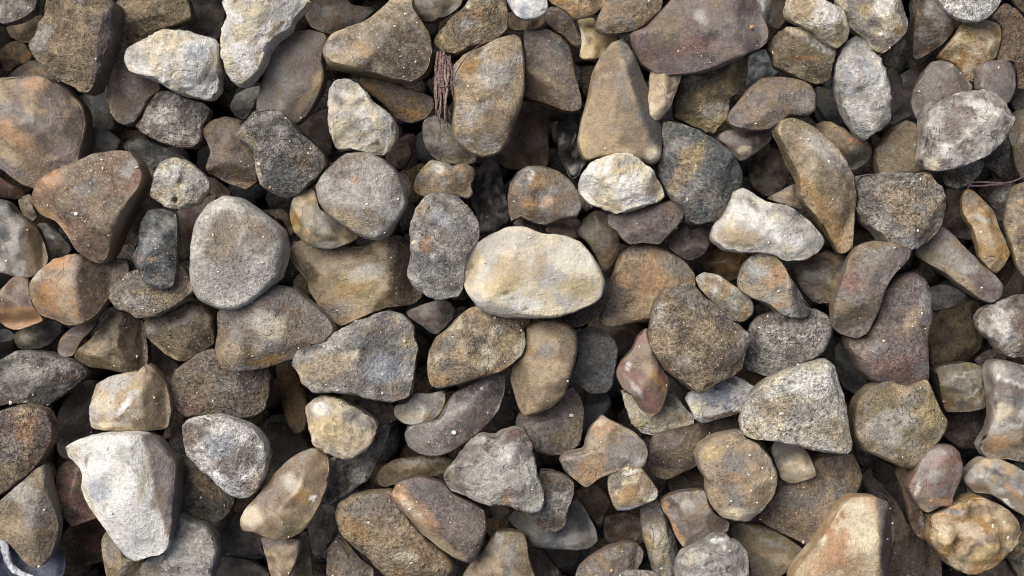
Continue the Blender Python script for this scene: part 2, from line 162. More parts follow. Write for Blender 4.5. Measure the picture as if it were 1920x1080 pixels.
11|3|flint|oli gry tan|575,500 600,440 640,360 690,340 760,345 790,470 870,530 970,590 1065,655 1000,700 900,740 820,745 750,730 650,665 610,620 590,560|e=.5 f=200,50,.45/270,40,.5 p=och,610,560,36,90,80/tan,700,430,80,14,40/ylw,625,610,26,40,60/tan,720,650,60,26,-40/lgr,830,710,60,26,10 m=smooth d=2|olive grey angular flint with ochre left facet under the rounded square stone
F|2|flint|oli tan brn|535,475 550,455 565,448 600,455 660,462 720,448 745,440 765,448 774,480 777,515 792,545 792,560 770,573 735,576 690,591 640,613 625,603 600,577 570,527|e=.5 f=0,50,.5/250,22,.4/110,20,.3 p=tan,600,480,50,20,-15/ylw,670,530,40,26,10/och,655,545,24,14,0/lgr,690,510,40,14,15/brn,640,480,60,10,10/gry,640,580,30,16,10 l=dbr,732,440,728,600 m=smooth d=7|big olive tan block with brown right end, left of the dark blue grey stone
F|4|smooth|lgr chk gry|355,510 360,460 370,410 390,380 420,366 450,370 480,390 510,412 530,430 537,460 533,490 525,520 500,545 470,570 440,582 405,580 375,565 358,540|e=.68 f=300,22,.5/130,22,.6 p=brn,430,425,34,28,0/brn,420,470,30,30,0/lgr,380,540,40,40,0/lgr,375,400,24,40,60/lgr,480,400,50,8,-35/lgr,440,540,60,24,0/mau,490,450,30,30,0/brn,490,430,40,14,-30 b=432,420,28,-6/425,462,16,-5/465,440,26,-4 m=smooth d=4|heart shaped grey brown stone with pale dusty rim, left of centre
11|1|smooth|brn dbr mau|390,480 540,470 590,520 620,630 580,660 550,560 470,520||brown stone in the shadow right of the heart shaped grey stone
F|1|smooth|dbr mau brn|383,330 402,333 436,362 415,375 390,390 374,400||dark stone in the gap between heart shaped stone and small cream knobbly stone
F|4|smooth|umb brn dbr|55,375 65,350 90,325 140,305 180,288 220,282 245,283 262,305 272,330 268,350 252,375 240,400 225,435 205,480 185,495 165,488 140,470 125,440 105,415 70,400|e=.5 f=215,45,.45/0,35,.75/100,30,.7/60,14,.3 p=orn,100,345,40,16,30/och,90,405,40,12,-35/orn,115,430,30,14,-50/gry,172,360,26,12,0/dgr,175,345,14,10,0/lgr,250,310,10,30,60 d=9|big flat reddish brown triangular stone sprinkled with white dust, left
10|4|knob|crm lgr chk|1010,370 1030,310 1050,220 1080,160 1170,125 1260,145 1340,210 1400,270 1420,320 1380,380 1340,440 1240,470 1150,475 1070,430 1020,400|e=.7 f=0,30,.4/250,25,.5 p=lgr,1330,300,80,80,40/tan,1060,390,60,30,0/dbr,1185,410,24,30,0/wht,1170,240,70,60,0/brn,1235,260,6,60,80 b=1190,420,22,-16/1240,290,18,-5/1160,270,60,5/1300,360,50,5 d=2|small cream knobbly stone with dark hole at its lower edge, left
10|4|wet|ink slt blk|990,480 1080,470 1180,490 1200,600 1195,760 1190,900 1170,1000 1090,1020 1000,1000 950,930 930,880 885,820 900,770 940,720 940,640 950,560|e=.65 f=0,40,.3/90,30,.7 p=slt,1010,570,50,90,70/gry,1130,580,50,60,0/pur,960,800,60,40,0/tan,1040,820,40,24,30/slt,990,700,30,70,70/gry,1060,960,60,30,0 m=wet d=6|glossy dark blue black stone standing upright below the cream knobbly stone
10|2|smooth|mau tan brn|862,500 900,450 1000,370 1070,430 1070,490 990,500 960,560 945,665 900,640 870,580|p=tan,905,540,36,60,70/dbr,930,620,20,10,-30|mauve tan stone left of the glossy blue black upright stone
10|1|smooth|dbr mau red|1190,480 1350,420 1430,330 1470,400 1410,490 1340,600 1300,780 1210,845 1180,700|p=oli,1230,780,50,60,0|dark reddish brown stone between the glossy upright stone and the heart shaped stone
10|2|smooth|gry dgr lgr|-30,400 60,420 110,500 180,540 250,600 290,700 320,800 300,880 200,940 100,930 -30,900|e=.6 f=0,48,.1 l=brn,190,500,180,960 p=lgr,120,720,140,26,80/dgr,60,480,70,60,0/slt,10,700,30,120,80|grey stone with brown right side cut by the left edge, mid height
10|1|smooth|red brn dbr|-30,245 40,285 170,355 145,400 90,412 0,395 -30,395||reddish brown pebble on the left edge below the orange banded stone
10|1|smooth|crm tan chk|115,405 200,365 220,430 250,520 210,570 155,525||cream sliver of stone left of the big reddish triangular stone
10|1|smooth|lgr gry mau|240,580 300,560 410,650 480,740 450,795 390,805 340,755 280,700 245,640|p=tan,400,740,50,30,40/wht,350,660,24,14,0|pale grey stone under the lower left side of the reddish triangular stone
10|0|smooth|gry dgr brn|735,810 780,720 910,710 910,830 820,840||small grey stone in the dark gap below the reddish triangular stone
F|3|flint|brn orn mau|52,555 60,525 78,505 110,480 140,475 175,480 235,485 240,510 215,540 195,570 175,600 150,612 125,610 95,600 70,590 62,575|e=.6 f=0,42,.12/215,25,.3 p=och,95,550,36,20,30/orn,110,540,24,24,0/tan,62,545,8,30,80/lgr,75,515,10,14,40/tan,130,560,14,60,85/brn,120,600,40,10,0 l=dbr,149,470,152,612 m=smooth d=5|brown stone with glowing orange hollow on its left half, left edge area
20|2|flint|pur brn red|-30,100 30,70 100,-10 190,-10 210,120 250,220 300,290 200,330 100,360 30,340 -20,300|f=270,45,.15 l=orn,260,190,-30,215 m=smooth d=3|purple stone with orange brown lower face on the left edge
F|3|pitted|tan gry brn|203,560 215,540 240,512 265,500 290,492 340,497 358,528 364,545 345,565 320,580 290,594 255,598 240,585 220,580|e=.65 f=270,25,.4 p=gry,235,540,40,14,20/lgr,260,565,40,16,0/dbr,255,552,10,4,0/mau,330,530,24,24,0 d=3|pitted tan grey stone under the glossy blue black upright stone
20|1|smooth|dgr gry brn|70,400 140,350 210,325 330,285 430,290 420,380 350,450 270,485 120,488|p=crm,180,410,80,50,10/ylw,110,400,36,36,0/wht,180,410,40,24,0 m=wet|dark pebble with glassy cream chip near the left edge, lower left
20|1|smooth|blu lgr tan|-30,350 40,345 95,380 80,430 -30,450|m=wet|tiny pale bluish pebble on the left edge
20|0|smooth|oli gry dgr|-30,425 90,425 100,510 30,545 -30,545||olive stone on the left edge under the tiny pale bluish pebble
20|2|smooth|mau brn gry|375,480 410,410 480,340 560,310 640,240 670,300 600,380 540,450 490,530 430,545 390,520||brown finger shaped pebble below the stone with the orange hollow
20|2|flint|oli brn dbr|500,530 540,480 620,420 680,330 740,250 820,220 900,250 965,300 985,420 995,580 900,645 830,642 740,620 600,610 530,570|e=.6 f=5,45,.15/250,50,.55/130,25,.3 l=dbr,800,200,830,660 p=tan,650,490,140,30,40/oli,650,570,120,30,0 m=smooth d=4|olive brown ridged stone in a hollow left of the dark brown one, lower left
20|2|smooth|dbr oli brn|968,290 1060,260 1180,210 1290,150 1390,190 1460,260 1450,450 1330,525 1270,570 1200,567 1110,520 1040,450 980,380|e=.65 f=230,30,.3 p=tan,1130,500,130,18,-35/lgr,1030,350,40,30,0/brn,1200,400,120,60,0 m=wet d=4|dark brown glossy stone under the left side of the heart shaped stone
20|1|smooth|mau gry brn|965,410 1040,450 1140,540 1210,590 1180,660 1155,770 1080,650 1000,570||narrow mauve stone below the dark brown glossy stone, lower left
20|2|rough|dgr gry lgr|-30,560 60,530 130,490 300,500 450,540 560,590 595,650 550,700 450,770 360,830 300,880 220,860 100,850 -30,880|e=.65 f=310,40,.3/100,20,.4 p=lgr,150,640,130,70,0/brn,480,680,90,30,10/dgr,330,790,130,26,40/mau,80,840,90,20,0 d=5|dark grey rough stone on the left edge, wider than tall, lower left
F|3|pitted|red tan gry|-20,780 20,762 50,757 85,768 100,795 98,825 85,850 65,880 35,905 0,930 -20,935|e=.65 f=330,35,.4 p=mau,20,790,30,20,0/orn,60,805,26,24,0/dgr,85,800,18,40,70/oli,20,890,50,18,35/tan,40,780,20,10,0/gry,20,840,30,30,0 d=3|pinkish brown rough stone on the left edge, lower left
F|1|smooth|mau dgr brn|103,800 111,770 128,742 155,714 182,712 180,737 174,765 174,808 155,835 125,865 106,850|d=2|dark mauve stone behind the pale tan block and big white stone
20|3|flint|tan lgr brn|615,1000 610,880 640,780 660,710 740,670 860,640 930,630 980,580 1030,610 1080,670 1120,740 1150,900 1120,1030 950,1035 760,1035 640,1020|e=.5 f=-5,50,.38/105,38,.3/270,45,.8 l=brn,975,560,990,1050 p=crm,720,850,80,70,0/ylw,700,780,40,40,0/lgr,800,700,140,40,15/wht,860,870,90,20,55/crm,760,990,110,20,0/tan,1020,780,50,110,80 m=smooth d=4|pale tan angular block with brown right face, lower left above the white stone
20|1|smooth|dbr mau brn|1120,740 1190,870 1260,960 1230,1050 1150,1090 1090,1090 1130,1000||dark brown stone right of the pale tan angular block
F|2|pitted|brn mau gry|320,715 328,695 350,678 375,660 400,652 450,680 505,688 510,700 505,740 500,765 480,781 440,787 390,780 350,782 330,770 322,740|e=.55 f=275,30,.5/60,15,.2 p=mau,370,680,40,16,-20/red,360,760,30,14,0/gry,440,720,50,20,0 d=5|brown grey blocky stone above the white speckled pebble, lower left
F|3|smooth|brn gry mau|400,660 405,620 405,590 420,570 450,560 480,543 520,533 555,540 575,560 600,580 620,600 630,620 612,642 590,660 560,672 535,677 500,690 470,694 440,697 415,690|e=.62 f=40,25,.35/290,30,.6 p=crm,510,610,32,26,-30/tan,435,665,34,26,0/och,500,675,40,7,10/dgr,530,585,11,7,-20/mau,590,610,36,40,0/lgr,490,600,30,20,0/gry,550,560,50,16,-30 b=437,658,32,24/478,648,16,-9/530,586,10,-7 m=pitted d=5|brown stone with knob at lower left and cream patch, below heart shaped stone
21|1|smooth|brn och dbr|485,600 540,550 605,560 630,660 690,760 710,860 700,960 692,1040 640,1058 590,1020 550,920 510,750|f=180,35,.2 p=och,600,850,40,150,80 d=4|narrow rusty brown stone standing left of the cream lumpy stone
F|4|rough|lgr gry tan|547,682 555,665 580,642 615,640 625,622 660,605 700,590 730,582 755,590 775,610 778,635 785,650 780,680 775,710 770,745 735,755 690,748 640,735 590,735 570,720 560,700|e=.42 f=95,14,.2/270,16,.5/0,40,.85 p=slt,690,640,50,20,15/ylw,765,640,14,12,0/brn,700,620,24,10,0/tan,620,690,50,24,20/mau,640,710,40,10,20/crm,660,665,20,10,0/dgr,585,652,20,6,15/blu,720,690,40,30,0/tan,570,695,20,20,0 d=5|large flat grey angular stone with pale blue tints, left of the golden oval
F|4|knob|crm tan gry|572,765 590,745 610,738 640,748 670,765 700,785 708,800 700,825 685,845 655,862 625,855 600,845 585,830 578,800|e=.68 f=25,30,.2/270,28,.5 p=ylw,620,800,34,26,0/wht,605,765,20,14,0/gry,680,785,30,16,-30/mau,600,745,16,8,0/tan,660,830,30,14,0 b=690,790,16,4/610,800,26,4 d=3|cream yellow lumpy stone below the large flat grey angular stone
31|2|pitted|lgr dgr chk|790,570 850,450 840,300 920,270 1040,260 1130,160 1190,50 1275,55 1235,200 1175,310 1120,440 1060,470 1010,520 900,575 860,607|e=.6 p=dgr,880,370,50,80,80/wht,1060,380,50,80,50/wht,860,580,60,16,20/brn,960,460,60,26,20/gry,1180,140,70,30,60 d=3|grey and white crusty stone under the cream yellow lumpy stone
21|2|smooth|mau dbr brn|990,820 1270,840 1325,940 1305,972 1200,978 1120,930|d=2|dark mauve stone in shade under the lower rim of the flat grey stone
22|3|smooth|tan lgr gry|-80,880 -60,860 0,850 60,780 170,785 270,760 275,840 230,930 150,990 60,1000 -20,985 -80,930|e=.7 p=gry,190,850,60,50,0/crm,60,930,90,40,10|small pale tan flat pebble right of the cream yellow lumpy stone
22|2|smooth|brn tan dbr|55,640 140,670 185,750 110,812 55,775||tiny brown stone between the flat grey stone and the golden oval stone
22|2|smooth|dgr mau gry|0,230 120,180 220,150 300,160 335,210 320,280 270,340 220,390 170,380 100,320 20,270|e=.6 d=2|small dark grey wedge between dark blue grey stone and golden oval stone
22|2|rough|gry oli tan|285,130 370,40 450,120 400,155 330,155||tiny olive grey stone under the left end of the central cream oval
22|4|smooth|tan brn crm|145,600 160,490 200,410 280,350 350,270 430,210 480,190 560,230 680,280 760,290 800,370 815,440 790,520 720,590 640,640 500,680 380,720 220,755 170,730 150,680|e=.65 f=280,25,.5/110,22,.3 p=dgr,490,430,60,40,0/dgr,275,585,55,45,20/gry,640,360,44,40,0/ylw,690,430,80,50,30/orn,600,640,180,26,20/och,230,690,80,40,0/gry,300,440,90,60,40/brn,480,300,80,50,0/crm,560,490,60,30,0 b=500,310,24,-4 m=pitted d=4|golden brown oval stone with dark spots just below the central cream oval
22|3|smooth|brn tan oli|810,330 900,290 1000,285 1100,310 1160,370 1165,470 1150,580 1110,700 1080,800 1000,880 880,930 790,940 760,880 730,780 705,680 720,600 780,520 805,430|e=.6 f=195,35,.4/330,30,.6/80,25,.6 p=gry,960,480,60,60,0/oli,770,700,40,140,75/tan,920,640,90,120,60/och,820,480,40,50,0/mau,1100,370,50,40,0 d=4|smooth upright brown stone right of the golden oval, below centre
22|2|smooth|slt dgr gry|1160,370 1240,325 1330,355 1410,420 1442,480 1428,600 1400,730 1360,782 1250,787 1180,745 1105,700 1140,580|e=.6 f=250,22,.1/60,25,.4 p=gry,1290,420,110,40,-20/slt,1250,670,120,60,0 d=2|dark greenish grey stone right of the smooth upright brown stone
F|3|smooth|pur dgr gry|757,815 765,795 790,792 820,785 835,760 850,735 890,715 925,695 948,695 948,730 935,770 910,800 880,825 850,845 820,857 790,855 765,840|e=.8 p=gry,790,820,30,22,30/mau,900,770,40,20,40/gry,830,790,40,8,40 m=wet d=6|dark purple sausage shaped pebble below the golden brown oval stone
F|2|smooth|mau gry brn|966,790 973,772 1000,775 1045,755 1060,738 1070,722 1086,738 1095,765 1094,800 1086,835 1060,851 1030,856 1005,849 985,825 968,805|e=.7 p=oli,1052,818,26,14,25/oli,1075,785,10,20,80/gry,1000,800,30,20,0 m=wet d=4|rounded grey brown stone with wet ochre stain under the upright brown stone
22|0|smooth|dbr dgr mau|520,900 640,830 740,920 760,1040 600,1090 500,1060||very dark stone in the gap right of the dark purple sausage shaped pebble
22|1|smooth|slt dgr gry|1200,870 1230,780 1370,785 1400,860 1330,950 1260,1040 1190,1070||dark slate stone in shade below the dark greenish grey stone
F|3|flint|gry tan mau|1048,862 1060,850 1095,845 1100,820 1110,797 1130,778 1150,790 1170,800 1190,810 1210,830 1216,850 1205,877 1185,880 1150,885 1120,897 1100,916 1085,905 1060,887|e=.6 f=90,25,.3/250,25,.4 p=orn,1128,800,22,20,0/orn,1108,875,34,26,40/tan,1120,840,20,40,60/gry,1180,850,40,30,0/lgr,1195,865,20,14,0/crm,1125,790,14,8,0 b=1170,820,26,-8/1075,840,14,-8 m=smooth d=3|grey bone shaped flint with orange tan patches, lower middle
F|5|rough|brn tan gry|1217,630 1222,590 1235,555 1250,537 1280,532 1308,540 1335,565 1360,590 1380,605 1403,625 1406,640 1397,665 1395,690 1380,705 1350,715 1320,735 1300,737 1280,720 1255,700 1240,680 1225,660|e=.55 f=185,45,.5/60,32,.3/270,20,.4 p=tan,1228,620,14,50,85/lgr,1232,590,14,30,75/gry,1290,560,40,18,-30/mau,1350,590,40,18,-40/gry,1390,640,16,30,70/och,1245,690,24,8,-45/tan,1240,640,14,30,80 x=1.4 d=8|big rough brown stone with pale left flank on top of pile, right of centre
23|3|flint|red brn mau|55,650 80,580 170,480 200,400 270,330 300,500 360,600 415,690 395,800 355,900 310,945 270,942 210,880 170,800 90,740|e=.6 f=190,30,.2/340,35,.4 p=tan,270,620,60,40,-60/wht,140,600,24,36,0/red,250,810,130,50,-60/och,340,700,100,24,-55/lgr,190,760,70,16,-55 m=smooth d=3|reddish stone with rusty streaks left of the big rough brown stone
23|2|knob|wht crm chk|85,750 170,790 240,880 300,900 350,860 400,770 450,785 520,880 590,940 572,1010 510,1042 430,1028 370,1070 250,1062 180,1010 140,930 110,840|e=.65 p=ylw,200,970,60,60,0/gry,430,860,50,36,-30/ylw,500,960,40,30,0/dbr,290,970,4,20,0 b=450,900,60,4/420,1000,20,-6|white lumpy stone under the lower tip of the reddish stone
23|3|flint|wht blu chk|525,820 560,775 700,730 840,660 910,685 1010,750 940,830 900,912 760,952 640,987 590,960 560,890|e=.5 f=275,45,.55 p=blu,720,810,120,50,15/mau,830,700,60,24,-20/crm,600,880,60,60,0/brn,780,930,140,22,15/dgr,740,750,50,8,0 m=pitted d=2|white slab shaped stone below the big rough brown stone
23|2|smooth|brn och gry|860,640 940,630 1090,690 1030,725 960,745||small brown sliver between the white slab and the speckled pale stone
F|3|pitted|gry lgr mau|1397,692 1395,670 1405,640 1406,615 1420,595 1450,583 1500,588 1530,578 1557,593 1562,620 1552,650 1530,672 1490,687 1450,708 1430,704|e=.65 f=250,28,.4/150,20,.3 p=lgr,1450,630,40,30,0/lgr,1520,620,40,20,0/dgr,1410,650,14,40,80/mau,1440,600,40,10,0 x=1.3 d=6|grey stone with fine pale speckles right of the big rough brown stone
F|2|knob|gry brn tan|1483,500 1510,488 1545,473 1577,478 1594,500 1584,520 1578,545 1562,567 1535,570 1520,562 1500,540|p=ylw,1568,530,12,20,60/oli,1555,550,20,14,0/lgr,1520,520,24,14,0 b=1535,535,16,-8 d=2|lumpy grey brown stone left of the bent mauve stone, mid right
F|5|smooth|brn mau gry|1562,600 1560,570 1570,545 1580,520 1595,480 1610,460 1640,450 1665,453 1690,458 1714,468 1702,490 1680,510 1660,540 1650,575 1641,600 1630,625 1610,636 1580,628 1565,615|e=.75 p=gry,1600,565,14,14,0/brn,1600,590,30,24,0/gry,1640,480,30,14,20/pur,1690,475,20,14,20/red,1590,530,20,20,0 b=1655,520,16,-6/1610,470,18,5 c=1618,540 d=4|bent mauve finger shaped stone above the larger mauve stone, right
F|3|smooth|mau pur brn|1587,650 1585,632 1615,632 1635,600 1645,570 1655,540 1680,518 1710,508 1735,520 1747,550 1748,590 1738,630 1738,670 1742,715 1735,733 1700,731 1660,724 1630,712 1612,697 1600,670|e=.6 f=270,35,.7/150,25,.4/0,35,.6 p=lgr,1728,575,14,30,80/red,1680,690,60,24,0/gry,1725,690,22,16,0/dgr,1680,560,24,24,40/tan,1700,600,30,10,60/gry,1640,650,24,14,0 d=6|large mauve stone with small white scratches on its right side, right
F|4|pitted|chk crm lgr|1390,790 1395,765 1410,735 1440,710 1480,690 1520,680 1545,673 1565,685 1570,710 1580,740 1590,790 1598,845 1580,852 1540,848 1500,840 1460,825 1410,825 1392,812|e=.5 f=270,14,.4/100,16,.4 p=wht,1520,720,40,24,0/tan,1450,760,40,30,0/wht,1550,700,24,20,0/tan,1560,800,24,24,0/wht,1470,720,50,12,30/gry,1500,770,30,20,0 x=1.5 d=3|large whitish granular stone shaped like a blunt wedge, lower right
24|1|smooth|dgr slt gry|165,460 240,430 340,560 350,650 390,730 320,800 230,750 170,650||dark stone in the gap left of the large mauve stone, right
24|1|smooth|lgr gry mau|800,70 900,45 1000,85 1075,140 1010,195 900,225 810,230||pale grey flat pebble tucked under the brown purple oblong stone, right
F|3|smooth|brn gry mau|1715,475 1730,455 1755,435 1765,423 1785,438 1815,470 1840,495 1865,515 1881,535 1881,555 1860,569 1835,561 1800,537 1770,512 1740,494|e=.72 p=pur,1835,525,36,22,-45/pur,1870,550,20,14,0/gry,1780,480,40,16,-40/oli,1745,480,20,20,0/tan,1800,525,36,8,-35/lgr,1815,505,20,10,0 f=225,30,.3 d=4|long brown stone turning purple at its lower right end, right
F|4|rough|lgr tan gry|1605,345 1612,328 1640,325 1700,325 1735,322 1750,330 1765,355 1775,385 1772,405 1762,435 1745,455 1715,465 1685,475 1665,465 1650,440 1625,420 1610,395|e=.5 f=190,40,.5/280,22,.5/20,25,.6 p=dgr,1620,350,22,40,80/mau,1650,335,50,8,0/tan,1680,370,50,24,0/slt,1630,400,24,30,60/lgr,1660,425,40,12,-35/tan,1735,430,30,24,0/gry,1740,360,30,20,0 x=1.4 d=8|grey tan rough stone with dark left side, right of curved ochre stone
14|1|smooth|dbr mau brn|890,340 1030,330 1050,520 1090,620 1100,690 1000,670 890,610 870,560 925,460||dark brown stone in shade right of the grey tan rough stone
14|3|flint|tan och brn|1025,400 1060,330 1110,350 1180,420 1250,500 1270,600 1320,700 1345,780 1300,870 1260,915 1210,880 1150,810 1120,700 1090,600 1030,510|e=.6 f=30,35,.2/210,25,.3 p=gry,1070,400,50,50,0/lgr,1150,545,60,26,-20/tan,1190,680,100,50,-60/brn,1210,470,80,20,-50 m=smooth d=3|tan finger shaped flint pointing down near the right edge
14|2|rough|gry dgr mau|1195,410 1250,335 1330,300 1400,300 1350,400 1330,520 1280,580 1250,480|p=lgr,1280,400,50,40,0|small grey stone between the tan finger shaped flint and the right edge
14|3|smooth|brn tan gry|1310,580 1330,420 1370,320 1440,290 1490,290 1490,950 1430,925 1380,830 1350,700|d=3 f=180,30,.2|tall tan brown stone cut by the right edge, upper right
24|1|smooth|dbr oli brn|780,250 900,215 1050,160 1140,150 1180,300 1150,480 1050,570 900,600 800,610 785,430|d=2 e=.65|large dark brown stone in the hollow below the pale grey flat pebble
24|3|knob|lgr mau tan|1130,260 1180,200 1300,150 1420,115 1490,110 1490,535 1350,540 1270,500 1240,440 1180,390 1140,340|e=.7 p=wht,1270,290,60,110,-70/red,1430,310,60,60,0/gry,1200,230,60,30,30/wht,1290,420,30,40,0/brn,1410,470,60,60,0 b=1270,440,30,5/1340,300,20,-5 d=3|pinkish grey knobbly stone with white seam on the right edge
24|1|smooth|mau dbr gry|1100,560 1180,495 1260,480 1340,550 1220,590 1200,650||dark mauve stone under the pinkish grey knobbly stone, right
24|2|flint|oli dgr gry|835,620 900,590 1060,570 1130,590 1190,640 1210,740 1215,840 1150,890 1050,910 920,912 880,800 850,700|e=.5 f=240,35,.1/60,30,.3/120,30,.4 p=lgr,1000,660,120,10,20/och,930,860,60,30,-30/lgr,1110,760,110,8,40/dgr,980,740,60,40,0/gry,1100,640,70,30,20 m=smooth d=4|olive grey cube shaped stone with thin pale veins near the right edge
F|3|smooth|tan oli gry|1598,790 1607,750 1630,725 1660,712 1700,722 1738,708 1750,740 1765,770 1778,790 1770,812 1740,850 1710,880 1690,876 1650,857 1620,846 1600,820|e=.45 f=330,52,.72/220,16,.3/80,16,.3 l=dgr,1790,780,1705,890 p=gry,1705,790,16,12,0/lgr,1660,790,50,24,20/oli,1640,740,40,16,20/dbr,1719,790,5,5,0/ylw,1740,770,24,30,60/lgr,1660,820,30,12,0/gry,1640,810,24,16,0 m=pitted d=2|large flat grey tan stone below the large mauve stone, lower right
F|3|flint|mau lgr brn|1852,690 1858,676 1875,673 1940,690 1940,870 1890,863 1850,860 1835,835 1850,815 1862,780 1860,740|e=.5 f=190,30,.6 p=lgr,1890,700,50,16,-15/crm,1875,770,16,24,60/slt,1895,750,24,14,0/wht,1905,720,50,3,-20/brn,1890,835,60,30,0/lgr,1885,800,30,6,20/orn,1870,830,20,16,0 m=smooth d=2|mauve grey banded stone with brown base cut by the right edge
24|1|smooth|mau dbr pur|905,920 1150,880 1240,860 1225,980 1160,1080 1120,1160 1000,1160 890,1060||dark purple brown stone in the hollow left of the mauve grey banded stone
34|4|smooth|red mau brn|680,400 730,290 780,230 860,190 950,195 1000,240 1025,330 1000,440 960,560 950,620 870,610 790,660 730,620 680,550 650,480|e=.7 f=270,28,.5/180,25,.5 p=mau,900,230,70,40,0/gry,830,400,60,50,0/lgr,710,480,14,50,80/orn,850,570,90,30,0/tan,760,620,50,24,-30/red,860,290,60,40,0 m=wet d=4|reddish mauve pebble standing above the golden folded stone, lower right
34|2|smooth|brn red oli|570,370 600,320 680,380 670,500 725,600 785,700 792,850 740,832 680,760 650,620 615,500|p=oli,620,420,40,60,0/lgr,755,700,10,60,70|narrow brown sliver under the left side of the reddish mauve pebble
34|1|smooth|mau brn dbr|320,430 430,330 500,490 590,590 640,710 720,790 855,910 895,1000 895,1120 500,1120 540,860 560,720 480,600 400,540|e=.65 d=3|dark mauve brown stone right of the dark sided orange tan stone
34|4|knob|tan och brn|790,830 820,740 800,680 900,640 960,600 1070,540 1150,535 1220,570 1330,630 1390,690 1420,780 1400,860 1300,970 1200,1040 1100,1075 1000,1060 920,990 880,930 820,890|e=.7 f=100,25,.4 p=brn,1060,640,160,40,10/mau,1160,820,80,40,20/ylw,900,800,70,60,0/dbr,960,860,14,80,80/crm,890,760,50,30,0/oli,1000,960,80,20,-30/ylw,1160,900,120,60,20/gry,940,640,80,20,0/tan,1250,760,60,40,0 b=890,810,70,14/1150,830,130,16/965,850,26,-18/1050,720,130,-9/1090,890,40,-9/1000,640,60,8/1330,760,60,9 x=.9 m=wet d=2|golden yellow folded stone like a walnut in the lower right corner
34|3|flint|gry tan lgr|1020,420 1060,360 1150,280 1270,285 1370,330 1490,400 1490,700 1380,640 1290,570 1200,520 1110,520 1050,470|e=.6 f=250,30,.1/60,20,.3 p=orn,1370,520,120,18,-40/lgr,1180,440,130,8,-35/dgr,1220,370,90,24,-20/tan,1330,380,80,14,-15/wht,1330,590,60,14,-35/brn,1120,480,90,24,-20 m=smooth d=2|grey stone with tan and white streaks on the right edge, lower right
34|2|rough|gry tan brn|1310,945 1400,850 1430,750 1490,690 1490,1110 1400,1090 1350,980|d=2|grey tan stone in the lower right corner beside the golden folded stone
34|1|smooth|pur dbr mau|1100,1110 1200,1030 1310,960 1390,1090 1390,1120||dark purple stone on the bottom edge under the golden folded stone
F|2|smooth|brn mau tan|1418,970 1430,950 1455,920 1460,880 1530,848 1600,845 1618,890 1606,922 1584,945 1570,980 1550,995 1530,1030 1500,1017 1470,1002 1440,987|e=.6 f=240,25,.4/20,25,.5 p=gry,1560,930,30,40,60/tan,1545,940,10,40,70/gry,1480,930,30,20,0 d=5|large smooth brown stone right of the round pitted tan stone, lower right
F|4|smooth|tan orn crm|1475,1095 1500,1050 1525,1025 1545,995 1565,965 1580,945 1600,930 1640,930 1665,940 1680,975 1682,1010 1672,1040 1665,1095|e=.45 f=3,55,.62/150,18,.3 l=ink,1641,920,1643,1095 p=orn,1545,1050,40,24,30/crm,1610,980,30,50,80/crm,1600,950,26,14,0/orn,1575,1005,14,20,60/crm,1625,1050,14,40,90/tan,1610,1060,26,26,0 d=2|orange tan flat stone with dark slate right face at the bottom edge
34|1|smooth|dgr gry brn|290,180 410,260 380,350 320,310||small dark stone in the gap right of the large whitish granular wedge
33|2|smooth|dbr mau brn|265,350 280,200 310,120 430,80 580,50 750,10 890,10 910,90 760,120 660,180 610,250 605,340 480,395 400,437 330,422|e=.65 f=260,35,.1 p=mau,420,170,120,40,20/brn,480,260,100,50,0 d=3|dark brown stone left of the round pitted tan stone, lower right
33|1|smooth|oli dbr brn|400,450 470,380 600,330 680,450 670,520 560,510 425,525|d=2 m=wet|dark olive stone in shade left of the round pitted tan stone
33|4|pitted|tan gry brn|595,270 620,190 700,140 820,105 900,95 930,150 1020,180 1090,270 1140,370 1140,450 1120,540 1050,630 950,710 850,710 760,680 690,590 665,500 670,440 620,360|e=.65 f=190,25,.5/280,25,.6 p=ylw,690,240,90,60,20/gry,850,300,110,80,0/mau,1000,260,60,50,0/crm,870,640,110,36,0/tan,800,180,90,24,20/orn,850,400,60,30,0/dgr,710,270,16,8,0 d=3|round pitted tan stone with a notch on its left side, lower right
33|3|flint|tan crm gry|1105,250 1120,180 1170,145 1280,185 1350,240 1400,370 1402,410 1330,440 1240,460 1170,430 1148,370|e=.5 f=270,40,.3/30,35,.4/160,40,.3 l=gry,1110,370,1390,240 p=crm,1270,380,110,50,15/tan,1270,300,70,40,40/crm,1190,410,40,30,0 m=smooth d=2|small cream cut cornered stone under the whitish granular wedge
33|3|smooth|tan crm brn|0,500 0,400 60,360 140,330 230,350 290,430 345,510 330,560 250,600 150,635 60,640 30,600|e=.65 f=180,35,.4/280,35,.5 p=dgr,50,440,50,90,70/blu,150,625,110,16,8/och,140,520,80,60,30/brn,205,470,10,80,75/wht,310,530,36,40,0/wht,150,370,60,14,10/tan,250,450,40,60,60 b=205,480,12,-4 m=pitted|small cream and ochre stone with blue grey rim, lower middle right
33|3|flint|mau brn gry|355,570 400,540 480,510 560,500 650,495 670,570 720,660 830,720 810,790 720,800 640,830 580,880 510,895 460,820 420,700 370,640|e=.55 f=200,40,.3/330,35,.3 p=orn,450,760,130,20,-58/lgr,530,590,60,40,0/dgr,430,580,40,50,60/brn,560,680,70,50,0/mau,660,680,50,70,60/orn,380,620,20,50,60 m=smooth d=3|mauve brown angular stone with rusty left edge below the dark olive stone
33|2|rough|lgr tan crm|215,640 270,575 350,565 385,680 435,780 475,900 490,1120 330,1120 290,1010 260,900 230,780|e=.6 f=0,45,.2 l=dgr,370,560,430,1120 p=gry,290,650,60,50,0/ylw,280,850,30,110,80/crm,340,880,40,140,80/wht,310,780,30,50,0 d=2|pale streaked finger shaped stone with dark right side at the bottom edge
